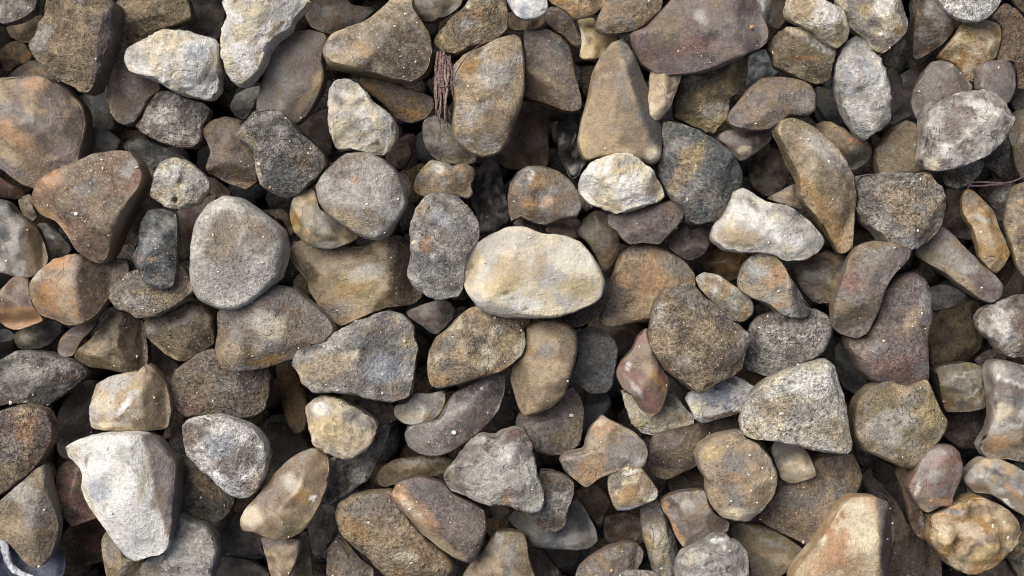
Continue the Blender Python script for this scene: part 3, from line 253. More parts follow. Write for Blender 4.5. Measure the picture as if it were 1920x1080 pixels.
33|1|smooth|dbr mau brn|-30,680 120,650 225,675 230,780 250,870 120,860 20,870 -30,830||dark brown stone left of the pale streaked finger shaped stone, bottom
F|3|smooth|brn mau gry|1076,1095 1085,1065 1105,1045 1140,1025 1170,1016 1195,1020 1208,1035 1205,1055 1190,1078 1185,1095|e=.7 d=4|smooth brown rounded pebble on the bottom edge right of middle
F|4|smooth|mau gry lgr|1153,1095 1165,1072 1190,1068 1230,1072 1247,1095|d=3|mauve stone barely showing at the bottom edge right of middle
33|4|rough|lgr gry chk|460,1000 500,920 590,880 660,830 740,795 800,800 830,830 890,850 940,920 955,1000 945,1120 450,1120|e=.6 f=250,14,.3/30,25,.5 p=gry,680,960,80,30,20/dgr,670,980,50,14,30/crm,560,960,60,30,40/wht,740,830,60,16,10/gry,870,1000,60,50,0 d=3|pale grey rounded rough stone on the bottom edge, right of middle
33|2|smooth|brn oli gry|825,750 900,715 1000,725 1130,765 1240,835 1325,900 1305,960 1190,1065 1110,1120 985,1120 950,1000 925,900 845,830|e=.6 f=250,25,.1/50,25,.4 p=tan,1120,940,120,40,-20/gry,1100,850,120,20,-20/oli,1050,880,80,40,-30/dgr,880,780,40,40,0 d=3|olive brown stone between the pale grey rough stone and the orange tan stone
32|4|knob|lgr mau chk|260,400 300,350 350,290 420,190 510,115 600,130 680,95 750,80 810,100 850,200 880,300 900,400 935,500 935,580 900,640 820,645 720,620 640,600 560,610 480,580 420,540 330,515 270,470|e=.65 f=15,28,.4/220,25,.4/80,22,.5 p=mau,440,230,70,60,40/brn,310,400,60,50,0/orn,680,550,30,50,60/pur,720,150,60,60,0/chk,560,430,110,90,0/red,750,110,60,30,0/gry,490,290,24,70,60/wht,680,250,50,90,60/gry,840,530,60,80,60/slt,780,580,40,20,0 b=560,230,40,-8/480,310,20,-6/720,160,50,6 x=1.2 d=4|mauve grey knobbly stone with pale crust, lower middle
32|3|rough|gry brn lgr|895,360 1000,370 1080,400 1145,450 1130,560 1100,640 1080,740 1030,790 930,790 880,730 800,650 900,630 930,540|e=.6 f=265,40,.4/60,25,.4 p=lgr,1040,560,80,80,40/brn,960,740,80,40,0/dgr,1010,470,70,30,-20/brn,950,410,40,30,0 d=3|small brown grey rough stone on the right of the mauve grey knobbly stone
32|2|smooth|gry slt dgr|680,700 740,630 800,640 900,740 1060,760 1090,630 1150,530 1220,640 1290,770 1303,850 1250,892 1150,907 950,902 850,882 790,790|e=.65 f=300,20,.4 p=lgr,1150,820,120,40,10/dgr,770,700,60,50,0/oli,790,680,40,30,0 d=2|smooth grey triangular stone below the mauve grey knobbly stone
32|1|flint|brn dbr mau|1145,510 1290,450 1390,570 1355,660 1315,770 1240,650 1170,550|f=300,40,.2 m=smooth|dark brown faceted stone right of the smooth grey triangular stone
32|3|smooth|tan brn gry|360,1120 440,1000 500,930 570,830 620,775 710,770 800,790 820,850 830,950 870,1060 890,1120|e=.6 f=170,30,.2/20,35,.4 p=dgr,680,1020,24,30,0/oli,720,800,50,24,0/lgr,630,820,30,40,0/gry,720,930,60,70,0/tan,550,1000,60,60,40 d=4|smooth tan brown stone with narrow top at the bottom edge, middle
32|1|smooth|pur dbr dgr|820,890 940,900 1005,1000 1055,1060 1045,1120 880,1120 845,1000|p=lgr,1015,1055,24,20,30 d=3|dark purple stone on the bottom edge right of the narrow topped tan stone
F|4|smooth|pur dbr dgr|733,925 742,905 765,897 790,893 830,905 850,925 880,940 910,955 915,985 905,1020 895,1045 880,1057 850,1045 820,1025 790,1000 760,965 740,945|e=.6 f=225,38,.35/30,22,.4 p=orn,785,960,50,20,-42/crm,770,950,36,10,-45/tan,830,1020,60,12,-38/orn,748,925,14,20,60/mau,870,980,40,30,0/dgr,810,920,40,16,-20 d=5|dark purple stone with cream orange lower left edge at the bottom, left of middle
F|3|pitted|tan brn och|627,970 632,945 655,930 690,922 735,918 747,940 772,975 802,1010 837,1035 854,1060 847,1075 820,1095 740,1095 710,1067 690,1047 660,1022 640,1000|e=.6 f=240,22,.3/60,20,.5 p=gry,690,945,50,20,20/och,670,990,40,16,-40/mau,740,960,30,30,40/tan,720,1020,40,30,-30/brn,780,1060,50,24,-30/crm,760,1040,26,14,0 x=1.3 d=4|large tan pitted stone at the bottom edge left of the dark purple stone
F|2|smooth|oli brn dbr|700,905 712,878 740,860 790,854 852,858 855,876 830,892 790,895 745,905 728,918|e=.7 p=tan,775,870,60,6,5/lgr,790,865,40,4,0|dark olive stone in shadow under the dark purple sausage shaped pebble
32|1|smooth|brn och dbr|545,700 620,685 695,695 695,770 620,790 570,830 545,770||small rusty brown stone in the gap right of the dark purple cream edged stone
32|2|knob|lgr tan oli|555,590 680,600 710,650 640,698 590,682||tiny pale lump under the lower edge of the mauve grey knobbly stone
F|4|pitted|wht lgr mau|342,800 352,785 380,780 415,778 450,788 480,805 497,825 505,855 500,890 488,915 470,932 450,937 430,928 410,908 388,890 370,875 350,850 345,825|e=.65 f=300,20,.5/180,25,.5 p=mau,365,810,30,24,0/wht,440,810,40,24,0/blu,420,835,30,30,0/mau,440,870,40,24,20/wht,420,900,40,14,-35/tan,480,910,24,24,0/brn,355,820,16,20,0 x=1.4 d=3|white speckled pebble with mauve left shoulder, lower left
F|2|rough|brn gry dgr|328,880 342,848 360,868 395,893 422,918 442,938 427,967 400,987 370,977 340,952 328,920|p=tan,390,910,40,14,-35/dgr,410,960,30,24,0 d=3|brown grey rough stone under the white speckled pebble, lower left
30|4|flint|wht wht wht|450,210 480,180 560,140 700,115 860,108 970,120 1060,170 1120,250 1180,310 1187,400 1180,600 1165,780 1140,880 1090,940 1000,950 940,975 870,960 820,900 760,810 690,700 640,640 580,540 560,480 570,390 520,320 470,270|e=.5 f=5,48,.52/200,40,.55/100,25,.6 l=mau,985,165,1140,800 p=lgr,880,240,70,60,0/crm,1000,400,30,200,82/blu,700,480,90,90,0/tan,740,585,18,12,0/brn,610,290,14,40,70/crm,620,560,14,180,-65/crm,520,240,50,60,0/wht,800,700,100,120,0/tan,1125,770,16,16,0/blk,755,665,9,5,30/blk,950,735,8,6,0/blk,905,208,8,6,0/blk,930,345,16,4,10/lgr,1040,850,4,90,80/lgr,900,300,5,120,-55/brn,1090,560,50,90,80/gry,1110,280,40,40,0 b=760,560,120,-5/540,330,50,-4 m=white d=1|big white flint with dark brown right face, lower left
30|2|smooth|brn red dbr|375,480 385,360 450,290 530,310 580,390 570,480 610,590 650,640 660,690 560,725 470,752 430,680 385,600|f=0,40,.1 m=wet d=2|dark reddish brown stone left of the big white flint
30|1|smooth|dbr red brn|420,820 470,740 560,710 640,680 710,720 700,860 690,990 560,1022 460,1012 405,950||smooth dark rust brown pebble below the dark reddish brown stone, lower left
30|2|smooth|oli gry tan|685,850 715,760 810,830 860,960 970,980 990,1120 730,1120 700,980|e=.55 p=tan,705,950,10,120,85 d=2|olive grey slab with tan left rim on the bottom edge below the white flint
F|3|smooth|gry brn tan|-14,950 15,925 40,905 65,880 85,868 92,910 102,950 108,985 105,1010 95,1040 80,1062 60,1065 40,1045 20,1020 -14,1000|e=.6 f=350,40,.3/240,22,.4 p=tan,35,990,40,30,-30/brn,90,1000,14,50,80/lgr,50,920,24,24,0/oli,20,960,24,24,0/gry,70,950,24,40,80 d=4|grey brown stone pointing down into the blue shell, lower left corner
F|3|rough|gry lgr dgr|266,1065 280,1043 305,1036 320,1012 325,975 335,965 360,977 385,984 405,1005 412,1030 405,1060 395,1095 270,1095|e=.6 f=110,20,.3/250,20,.4 p=lgr,360,1030,50,30,0/dgr,340,985,20,30,60/brn,285,1070,24,14,0 m=pitted d=4|grey speckled stone on the bottom edge right of the big white flint
31|4|flint|brn tan oli|250,700 290,620 370,540 470,400 560,310 650,250 740,215 850,265 850,380 840,480 800,590 740,690 680,770 600,830 480,830 390,800 330,770 270,770|e=.5 f=145,32,.05/300,25,.2 l=brn,380,790,850,265 p=crm,600,440,50,80,-30/crm,330,670,80,70,0/mau,470,510,150,40,50/tan,590,560,150,14,52/oli,620,690,120,60,50/gry,700,260,80,30,35/och,690,530,60,60,50/lgr,600,460,40,60,-30/brn,790,440,40,110,70/wht,755,550,20,20,0 b=600,450,50,-5 m=smooth d=2|tan brown flint with pale oval scar and long ridge, lower left of centre
31|3|flint|brn tan gry|385,815 480,825 600,820 670,825 655,920 625,1000 565,1120 500,1120 455,1090 420,960|e=.55 p=tan,560,980,60,50,0/gry,480,870,60,40,0 m=smooth d=3|brown tan chip below the scarred tan brown flint at the bottom edge
31|2|wet|oli brn tan|630,830 700,730 740,980 735,1120 560,1120 625,1000|m=wet|glassy olive brown sliver at the bottom edge right of the brown tan chip
31|1|smooth|gry dgr mau|70,770 150,690 260,645 300,770 400,800 400,900 440,970 300,960 105,935|e=.65|dark grey stone left of the brown tan chip, near the bottom edge
31|1|smooth|dgr gry mau|40,1120 60,1060 110,950 200,940 330,980 440,1050 460,1120|p=gry,180,1050,80,40,0|dark stone on the bottom edge right of the grey speckled stone
31|1|smooth|dgr mau gry|705,740 800,590 895,620 925,780 840,900 760,955 715,900||dark stone in the gap left of the large tan pitted stone, bottom
31|2|pitted|gry brn tan|840,900 920,790 1000,890 1080,980 1150,1030 1160,1120 830,1120|b=1000,1050,24,-8 d=3|grey brown stone on the bottom edge under the large tan pitted stone
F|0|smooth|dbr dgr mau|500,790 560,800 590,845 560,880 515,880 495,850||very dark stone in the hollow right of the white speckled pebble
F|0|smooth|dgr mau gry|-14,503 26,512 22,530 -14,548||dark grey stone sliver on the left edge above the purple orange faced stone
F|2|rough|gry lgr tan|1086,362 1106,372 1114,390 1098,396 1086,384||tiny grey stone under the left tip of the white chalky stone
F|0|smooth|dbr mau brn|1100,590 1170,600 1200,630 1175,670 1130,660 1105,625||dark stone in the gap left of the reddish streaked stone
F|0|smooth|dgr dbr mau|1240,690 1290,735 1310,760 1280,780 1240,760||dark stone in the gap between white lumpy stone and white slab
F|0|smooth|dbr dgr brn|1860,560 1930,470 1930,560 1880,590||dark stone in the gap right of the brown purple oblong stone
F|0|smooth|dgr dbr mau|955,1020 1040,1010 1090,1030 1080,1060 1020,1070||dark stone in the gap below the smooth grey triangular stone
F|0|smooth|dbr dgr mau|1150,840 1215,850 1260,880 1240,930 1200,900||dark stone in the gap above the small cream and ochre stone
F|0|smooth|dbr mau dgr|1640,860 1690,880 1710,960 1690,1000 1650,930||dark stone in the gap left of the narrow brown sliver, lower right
"""

# ------------------------------------------------------------------ colours (sRGB as they look in even light)
PAL = dict(wht=(229, 226, 218), chk=(204, 200, 187), crm=(212, 199, 170), lgr=(174, 170, 161), gry=(132, 127, 119),
           dgr=(86, 84, 80), ink=(60, 60, 59), blk=(36, 36, 37), slt=(87, 92, 93), blu=(168, 173, 180), tan=(167, 147, 116),
           brn=(121, 104, 82), dbr=(83, 69, 55), umb=(119, 92, 71), och=(153, 119, 69), oli=(117, 105, 76), mau=(116, 104, 97),
           pur=(102, 86, 83), red=(125, 92, 82), orn=(171, 134, 97), ylw=(187, 167, 120))


def lin(c):
    c = np.array(c, float) / 255.0
    return np.where(c <= 0.04045, c / 12.92, ((c + 0.055) / 1.055) ** 2.4)


GAIN = 0.92
PAL = {k: lin(v) * GAIN for k, v in PAL.items()}

# ------------------------------------------------------------------ numpy noise
_prng = np.random.RandomState(7)
_perm = _prng.permutation(256).astype(np.int64)
_perm = np.concatenate([_perm, _perm, _perm])
_grad = _prng.normal(size=(256, 3))
_grad /= np.linalg.norm(_grad, axis=1)[:, None]
_rnd = _prng.rand(256, 3)


def perlin(p):
    i = np.floor(p).astype(np.int64)
    f = p - i
    u = f * f * f * (f * (f * 6 - 15) + 10)
    i &= 255
    out = 0
    X = [_perm[i[:, 0]], _perm[i[:, 0] + 1]]
    for dx in (0, 1):
        wx = u[:, 0] if dx else 1 - u[:, 0]
        for dy in (0, 1):
            wy = u[:, 1] if dy else 1 - u[:, 1]
            h2 = _perm[X[dx] + i[:, 1] + dy]
            for dz in (0, 1):
                wz = u[:, 2] if dz else 1 - u[:, 2]
                g = _grad[_perm[h2 + i[:, 2] + dz]]
                v = g[:, 0] * (f[:, 0] - dx) + g[:, 1] * (f[:, 1] - dy) + g[:, 2] * (f[:, 2] - dz)
                out = out + v * wx * wy * wz
    return out * 1.6


def fbm(p, octs=4, gain=0.5):
    a, s, t = 1.0, 0, 0
    for k in range(octs):
        s = s + a * perlin(p * (2.03 ** k) + 17.3 * k)
        t += a
        a *= gain
    return s / t


def cell(p):
    """distance to the nearest feature point (unit cells)"""
    i = np.floor(p).astype(np.int64)
    f = p - i
    best = np.full(len(p), 9.0)
    for dx in (-1, 0, 1):
        for dy in (-1, 0, 1):
            for dz in (-1, 0, 1):
                a = _perm[(i[:, 0] + dx) & 255]
                a = _perm[a + ((i[:, 1] + dy) & 255)]
                a = _perm[a + ((i[:, 2] + dz) & 255)]
                q = _rnd[a] + (dx, dy, dz) - f
                best = np.minimum(best, (q * q).sum(1))
    return np.sqrt(best)


def sstep(a, b, x):
    t = np.clip((x - a) / (b - a), 0, 1)
    return t * t * (3 - 2 * t)


def smin(a, b, k):
    h = np.clip(0.5 + 0.5 * (b - a) / k, 0, 1)
    return b * (1 - h) + a * h - k * h * (1 - h)


# ------------------------------------------------------------------ unit spheres
def ico(level):
    bm = bmesh.new()
    bmesh.ops.create_icosphere(bm, subdivisions=level, radius=1.0)
    bm.verts.ensure_lookup_table()
    v = np.array([x.co[:] for x in bm.verts])
    f = np.array([[x.index for x in q.verts] for q in bm.faces], dtype=np.int64)
    bm.free()
    v /= np.linalg.norm(v, axis=1)[:, None]
    return v, f


ICO = {k: ico(k) for k in (1, 2, 3, 4, 5, 6)}


def vnormals(v, f):
    a, b, c = v[f[:, 0]], v[f[:, 1]], v[f[:, 2]]
    n = np.cross(b - a, c - a)
    out = np.zeros_like(v)
    for k in range(3):
        for ax in range(3):
            out[:, ax] += np.bincount(f[:, k], weights=n[:, ax], minlength=len(v))
    return out / (np.linalg.norm(out, axis=1)[:, None] + 1e-12)


def make_mesh(name, v, f, mat, col=None, dust=None):
    me = bpy.data.meshes.new(name)
    me.vertices.add(len(v))
    me.vertices.foreach_set("co", np.ascontiguousarray(v, dtype=np.float32).ravel())
    me.loops.add(len(f) * 3)
    me.loops.foreach_set("vertex_index", np.ascontiguousarray(f, dtype=np.int32).ravel())
    me.polygons.add(len(f))
    me.polygons.foreach_set("loop_start", np.arange(0, len(f) * 3, 3, dtype=np.int32))
    me.polygons.foreach_set("loop_total", np.full(len(f), 3, dtype=np.int32))
    me.polygons.foreach_set("use_smooth", np.ones(len(f), dtype=bool))
    me.update(calc_edges=True)
    if col is not None:
        at = me.attributes.new("Col", 'FLOAT_COLOR', 'POINT')
        at.data.foreach_set("color", np.concatenate([col, np.ones((len(v), 1))], 1).astype(np.float32).ravel())
    if dust is not None:
        at = me.attributes.new("dust", 'FLOAT', 'POINT')
        at.data.foreach_set("value", dust.astype(np.float32))
    me.materials.append(mat)
    return me


# ------------------------------------------------------------------ materials
def px(n):
    return 1.0 / (n * S)


def stone_material(name, rough, grain, speck, pits, bump, coat=0.0, rvar=0.12, cracks=1.0):
    m = bpy.data.materials.new(name)
    m.use_nodes = True
    nt = m.node_tree
    N, L = nt.nodes, nt.links
    bsdf = N["Principled BSDF"]

    def mixc(a, b, fac, mode='MIX'):
        n = N.new("ShaderNodeMix")
        n.data_type = 'RGBA'
        n.blend_type = mode
        for sock, val in ((n.inputs[0], fac), (n.inputs[6], a), (n.inputs[7], b)):
            if isinstance(val, (int, float)):
                sock.default_value = val
            elif isinstance(val, tuple):
                sock.default_value = val
            else:
                L.new(val, sock)
        return n.outputs[2]

    def ramp(src, a, b, lo=0.0, hi=1.0):
        n = N.new("ShaderNodeMapRange")
        n.clamp = True
        n.inputs[1].default_value = a
        n.inputs[2].default_value = b
        n.inputs[3].default_value = lo
        n.inputs[4].default_value = hi
        L.new(src, n.inputs[0])
        return n.outputs[0]

    def math_(op, a, b):
        n = N.new("ShaderNodeMath")
        n.operation = op
        for k, val in enumerate((a, b)):
            if isinstance(val, (int, float)):
                n.inputs[k].default_value = val
            else:
                L.new(val, n.inputs[k])
        return n.outputs[0]

    tc = N.new("ShaderNodeTexCoord")
    geo = N.new("ShaderNodeObjectInfo")
    off = N.new("ShaderNodeVectorMath")
    off.operation = 'ADD'
    sc = N.new("ShaderNodeVectorMath")
    sc.operation = 'SCALE'
    comb = N.new("ShaderNodeCombineXYZ")
    L.new(geo.outputs["Random"], comb.inputs[0])
    L.new(geo.outputs["Random"], comb.inputs[2])
    L.new(comb.outputs[0], sc.inputs[0])
    sc.inputs[3].default_value = 0.37
    L.new(tc.outputs["Object"], off.inputs[0])
    L.new(sc.outputs[0], off.inputs[1])
    P = off.outputs[0]

    def noise(size, detail=4, rgh=0.6, dist=0.0):
        n = N.new("ShaderNodeTexNoise")
        n.inputs["Scale"].default_value = px(size)
        n.inputs["Detail"].default_value = detail
        n.inputs["Roughness"].default_value = rgh
        n.inputs["Distortion"].default_value = dist
        L.new(P, n.inputs["Vector"])
        return n.outputs[0]

    def voro(size, feature='F1'):
        n = N.new("ShaderNodeTexVoronoi")
        n.feature = feature
        n.inputs["Scale"].default_value = px(size)
        L.new(P, n.inputs["Vector"])
        return n.outputs["Distance"]

    col = N.new("ShaderNodeAttribute")
    col.attribute_name = "Col"
    dust = N.new("ShaderNodeAttribute")
    dust.attribute_name = "dust"
    c = col.outputs["Color"]
    n_mid = noise(26, 5, 0.65)
    n_fin = noise(7, 4, 0.7)
    n_mic = noise(2.6, 2, 0.6)
    rnd = geo.outputs["Random"]
    gvar = ramp(rnd, 0.0, 1.0, 0.40, 1.45)
    r7 = N.new("ShaderNodeMath")
    r7.operation = 'FRACT'
    L.new(math_('MULTIPLY', rnd, 7.31), r7.inputs[0])
    rgh_var = ramp(r7.outputs[0], 0.0, 1.0, -0.14, 0.10)

    def mottle(src, lo, hi):
        return math_('ADD', math_('MULTIPLY', math_('SUBTRACT', ramp_rgb(N, L, src, lo, hi), 1.0), gvar), 1.0)
    # mottling of the mineral itself
    c = mixc(c, mottle(n_mid, 1 - 0.34 * grain, 1 + 0.30 * grain), 1.0, 'MULTIPLY')
    c = mixc(c, mottle(n_fin, 1 - 0.55 * grain, 1 + 0.45 * grain), 1.0, 'MULTIPLY')
    c = mixc(c, mottle(n_mic, 1 - 0.40 * grain, 1 + 0.35 * grain), 1.0, 'MULTIPLY')
    # pale crystals
    if speck > 0:
        sp = ramp(n_mic, 0.60 - 0.05 * speck, 0.70, 0.0, 0.75 * speck)
        sp = math_('MULTIPLY', sp, ramp(noise(40, 3), 0.38, 0.62))
        c = mixc(c, (0.62, 0.58, 0.51, 1), sp)
    # dust film
    df = math_('MULTIPLY', dust.outputs["Fac"], ramp(noise(14, 6, 0.75), 0.46, 0.68, 0.0, 0.36))
    c = mixc(c, (0.50, 0.46, 0.40, 1), df)
    dd = math_('MULTIPLY', dust.outputs["Fac"], ramp(noise(3.2, 2, 0.5), 0.62, 0.70, 0.0, 0.6))
    c = mixc(c, (0.60, 0.56, 0.50, 1), dd)
    # dirt filled pits
    pit = None
    if pits > 0:
        pit = ramp(voro(11), 0.12, 0.30, 1.0, 0.0)
        pit = math_('MULTIPLY', pit, ramp(noise(22, 3), 0.48, 0.60))
        c = mixc(c, mixc(c, (0.13, 0.10, 0.07, 1), 0.55), math_('MULTIPLY', pit, pits))
    # thin pale scuff marks
    fib = N.new("ShaderNodeMath")
    fib.operation = 'ABSOLUTE'
    L.new(math_('SUBTRACT', noise(12, 5, 0.75), 0.5), fib.inputs[0])
    scuff = math_('MULTIPLY', ramp(fib.outputs[0], 0.0, 0.030, 1.0, 0.0), ramp(noise(60, 3), 0.45, 0.62, 0.0, 0.12))
    c = mixc(c, (0.52, 0.49, 0.43, 1), scuff)
    # hairline cracks and veins
    vn = N.new("ShaderNodeMath")
    vn.operation = 'ABSOLUTE'
    L.new(math_('SUBTRACT', noise(75, 3, 0.55, 0.8), 0.5), vn.inputs[0])
    crack = math_('MULTIPLY', ramp(vn.outputs[0], 0.002, 0.006, 1.0, 0.0), ramp(noise(55, 2), 0.50, 0.58, 0.0, cracks))
    c = mixc(c, mixc(c, (0.10, 0.08, 0.06, 1), 0.6), crack)
    L.new(c, bsdf.inputs["Base Color"])
    r = ramp(n_fin, 0.3, 0.7, rough - rvar, rough + rvar)
    r = math_('ADD', r, math_('MULTIPLY', df, 0.4))
    r = math_('ADD', r, rgh_var)
    L.new(r, bsdf.inputs["Roughness"])
    bsdf.inputs["Specular IOR Level"].default_value = 0.36
    bsdf.inputs["Coat Weight"].default_value = coat
    bsdf.inputs["Coat Roughness"].default_value = 0.22
    h = math_('ADD', math_('MULTIPLY', n_fin, 1.0), math_('MULTIPLY', n_mic, 0.45))
    h = math_('ADD', h, math_('MULTIPLY', n_mid, 1.2))
    h = math_('SUBTRACT', h, math_('MULTIPLY', crack, 0.5))
    if pit is not None:
        h = math_('SUBTRACT', h, math_('MULTIPLY', pit, 1.2 * pits))
    b = N.new("ShaderNodeBump")
    b.inputs["Strength"].default_value = 1.0
    b.inputs["Distance"].default_value = bump * S
    L.new(math_('MULTIPLY', h, gvar), b.inputs["Height"])
    L.new(b.outputs[0], bsdf.inputs["Normal"])
    return m


def ramp_rgb(N, L, src, lo, hi):
    n = N.new("ShaderNodeMapRange")
    n.inputs[1].default_value = 0.36
    n.inputs[2].default_value = 0.64
    n.inputs[3].default_value = lo
    n.inputs[4].default_value = hi
    L.new(src, n.inputs[0])
    return n.outputs[0]


MAT = dict(
    smooth=stone_material("worn stone", 0.44, 0.46, 0.20, 0.0, 3.4, cracks=0.4),
    rough=stone_material("rough stone", 0.58, 0.75, 0.50, 0.3, 9.0),
    pitted=stone_material("pitted stone", 0.64, 0.80, 0.60, 0.5, 8.0),
    knob=stone_material("chalky stone", 0.74, 0.42, 0.20, 0.35, 7.0, cracks=0.5),
    chalk=stone_material("cream stone", 0.66, 0.50, 0.35, 0.22, 5.5, cracks=0.0),
    white=stone_material("white flint rind", 0.60, 0.26, 0.0, 0.10, 3.0, cracks=0.25),
    wet=stone_material("glassy flint", 0.28, 0.46, 0.10, 0.0, 3.0, coat=0.3),
)
MAT["flint"] = stone_material("fresh flint", 0.36, 0.28, 0.10, 0.0, 1.7)
bed_mat = stone_material("buried stone", 0.7, 0.8, 0.3, 0.3, 3.5)


def plain_material(name, col, rough, bump_px, size_px, var=0.35):
    m = bpy.data.materials.new(name)
    m.use_nodes = True
    N, L = m.node_tree.nodes, m.node_tree.links
    bsdf = N["Principled BSDF"]
    tc = N.new("ShaderNodeTexCoord")
    n = N.new("ShaderNodeTexNoise")
    n.inputs["Scale"].default_value = px(size_px)
    n.inputs["Detail"].default_value = 5
    L.new(tc.outputs["Object"], n.inputs["Vector"])
    mx = N.new("ShaderNodeMix")
    mx.data_type = 'RGBA'
    mx.blend_type = 'MULTIPLY'
    mx.inputs[0].default_value = 1.0
    mx.inputs[6].default_value = (*col, 1)
    L.new(ramp_rgb(N, L, n.outputs[0], 1 - var, 1 + var), mx.inputs[7])
    L.new(mx.outputs[2], bsdf.inputs["Base Color"])
    bsdf.inputs["Roughness"].default_value = rough
    b = N.new("ShaderNodeBump")
    b.inputs["Distance"].default_value = bump_px * S
    L.new(n.outputs[0], b.inputs["Height"])
    L.new(b.outputs[0], bsdf.inputs["Normal"])
    return m


# ------------------------------------------------------------------ reading the table
def to_full(tile, x, y):
    if tile == 'F':
        return x, y
    return int(tile[1]) * 380 + x / 3.6, int(tile[0]) * 260 + y / 3.6


class Stone:
    pass


def parse():
    out = []
    for ln in STONES.strip().splitlines():
        tile, lev, kind, cols, poly, opts, label = ln.split('|')
        s = Stone()
        k = 1.0 if tile == 'F' else 3.6
        s.level = int(lev)
        s.kind = kind
        s.cols = [PAL[c] for c in cols.split()]
        s.label = label
        s.poly = np.array([to_full(tile, *map(float, q.split(','))) for q in poly.split()])
        o = {}
        for w in opts.split():
            a, b = w.split('=')
            o[a] = b
        s.mat = o.get('m', kind)
        if kind == 'flint' and s.mat == 'smooth':
            s.mat = 'flint'
        s.dust = float(o.get('d', 1)) / 9.0
        s.x = float(o.get('x', 1))
        s.hk = float(o.get('h', 1))
        s.e = float(o['e']) if 'e' in o else None
        s.f = [tuple(map(float, q.split(','))) for q in o['f'].split('/')] if 'f' in o else []
        s.p, s.b, s.l = [], [], []
        if 'p' in o:
            for q in o['p'].split('/'):
                q = q.split(',')
                x, y = to_full(tile, float(q[1]), float(q[2]))
                s.p.append((PAL[q[0]], x, y, float(q[3]) / k, float(q[4]) / k, float(q[5])))
        if 'b' in o:
            for q in o['b'].split('/'):
                q = list(map(float, q.split(',')))
                x, y = to_full(tile, q[0], q[1])
                s.b.append((x, y, q[2] / k, q[3]))
        if 'l' in o:
            q = o['l'].split(',')
            s.l.append((PAL[q[0]], *to_full(tile, float(q[1]), float(q[2])), *to_full(tile, float(q[3]), float(q[4]))))
        s.c = np.array(to_full(tile, *map(float, o['c'].split(',')))) if 'c' in o else None
        out.append(s)
    return out


KIND = dict(  # exponent, soft edge px, random facets, lump, fbm amp, fbm freq, ridge amp, pit amp
    smooth=(0.44, 3.2, 5, 0.040, 0.020, 3.0, 0.010, 0.000, 0.020),
    wet=(0.44, 3.0, 4, 0.040, 0.016, 3.0, 0.010, 0.000, 0.030),
    flint=(0.27, 1.0, 6, 0.016, 0.016, 3.5, 0.012, 0.000, 0.070),
    rough=(0.30, 1.3, 7, 0.030, 0.065, 2.8, 0.045, 0.008, 0.060),
    pitted=(0.38, 2.5, 5, 0.040, 0.040, 3.5, 0.020, 0.018, 0.020),
    knob=(0.40, 2.2, 5, 0.055, 0.055, 2.8, 0.085, 0.008, 0.055),
)
NANG = 720


def outline(s):
    """polar radius of the outline about the middle, plus a smoothed one"""
    P = s.poly
    x, y = P[:, 0], P[:, 1]
    x2, y2 = np.roll(x, -1), np.roll(y, -1)
    cr = x * y2 - x2 * y
    A = cr.sum() / 2
    if s.c is None:
        s.c = np.array([((x + x2) * cr).sum(), ((y + y2) * cr).sum()]) / (6 * A)
    s.area = abs(A)
    s.R = math.sqrt(s.area / math.pi)
    # corner cutting keeps outlines from being polygonal
    Q = P
    for a_ in ((0.10, 0.25) if s.kind in ('smooth', 'wet', 'pitted') else (0.14,)):
        n = np.roll(Q, -1, 0)
        Q = np.stack([(1 - a_) * Q + a_ * n, a_ * Q + (1 - a_) * n], 1).reshape(-1, 2)
    Q = Q - s.c
    n = np.roll(Q, -1, 0)
    th = np.arange(NANG) * 2 * math.pi / NANG
    ux, uy = np.cos(th)[:, None], -np.sin(th)[:, None]          # picture y runs down
    dx, dy = (n - Q)[:, 0][None], (n - Q)[:, 1][None]
    qx, qy = Q[:, 0][None], Q[:, 1][None]
    den = ux * dy - uy * dx
    den = np.where(np.abs(den) < 1e-9, 1e-9, den)
    t = (qx * dy - qy * dx) / den
    w = (qx * uy - qy * ux) / den
    t = np.where((w >= -1e-6) & (w <= 1 + 1e-6) & (t > 0), t, 0)
    r = t.max(1)
    bad = r <= 0
    if bad.any():
        r[bad] = np.interp(np.where(bad)[0], np.where(~bad)[0], r[~bad], period=NANG)
    jag = dict(smooth=0.008, wet=0.008, flint=0.018, rough=0.030, pitted=0.018, knob=0.030)[s.kind]
    cc = np.stack([np.cos(th), np.sin(th), np.zeros(NANG)], 1)
    r = r * (1 + jag * (fbm(cc * 4 + s.area % 97, 4, 0.75) * 1.7 + 0.5 * perlin(cc * 14 + s.area % 53)))
    s.r = r
    kern = np.hanning(91)
    kern /= kern.sum()
    s.rs = np.convolve(np.concatenate([r[-45:], r, r[:45]]), kern, 'valid')
    cov = np.cov(Q.T)
    s.minor = math.sqrt(max(np.linalg.eigvalsh(cov)[0], 1.0)) * 1.42


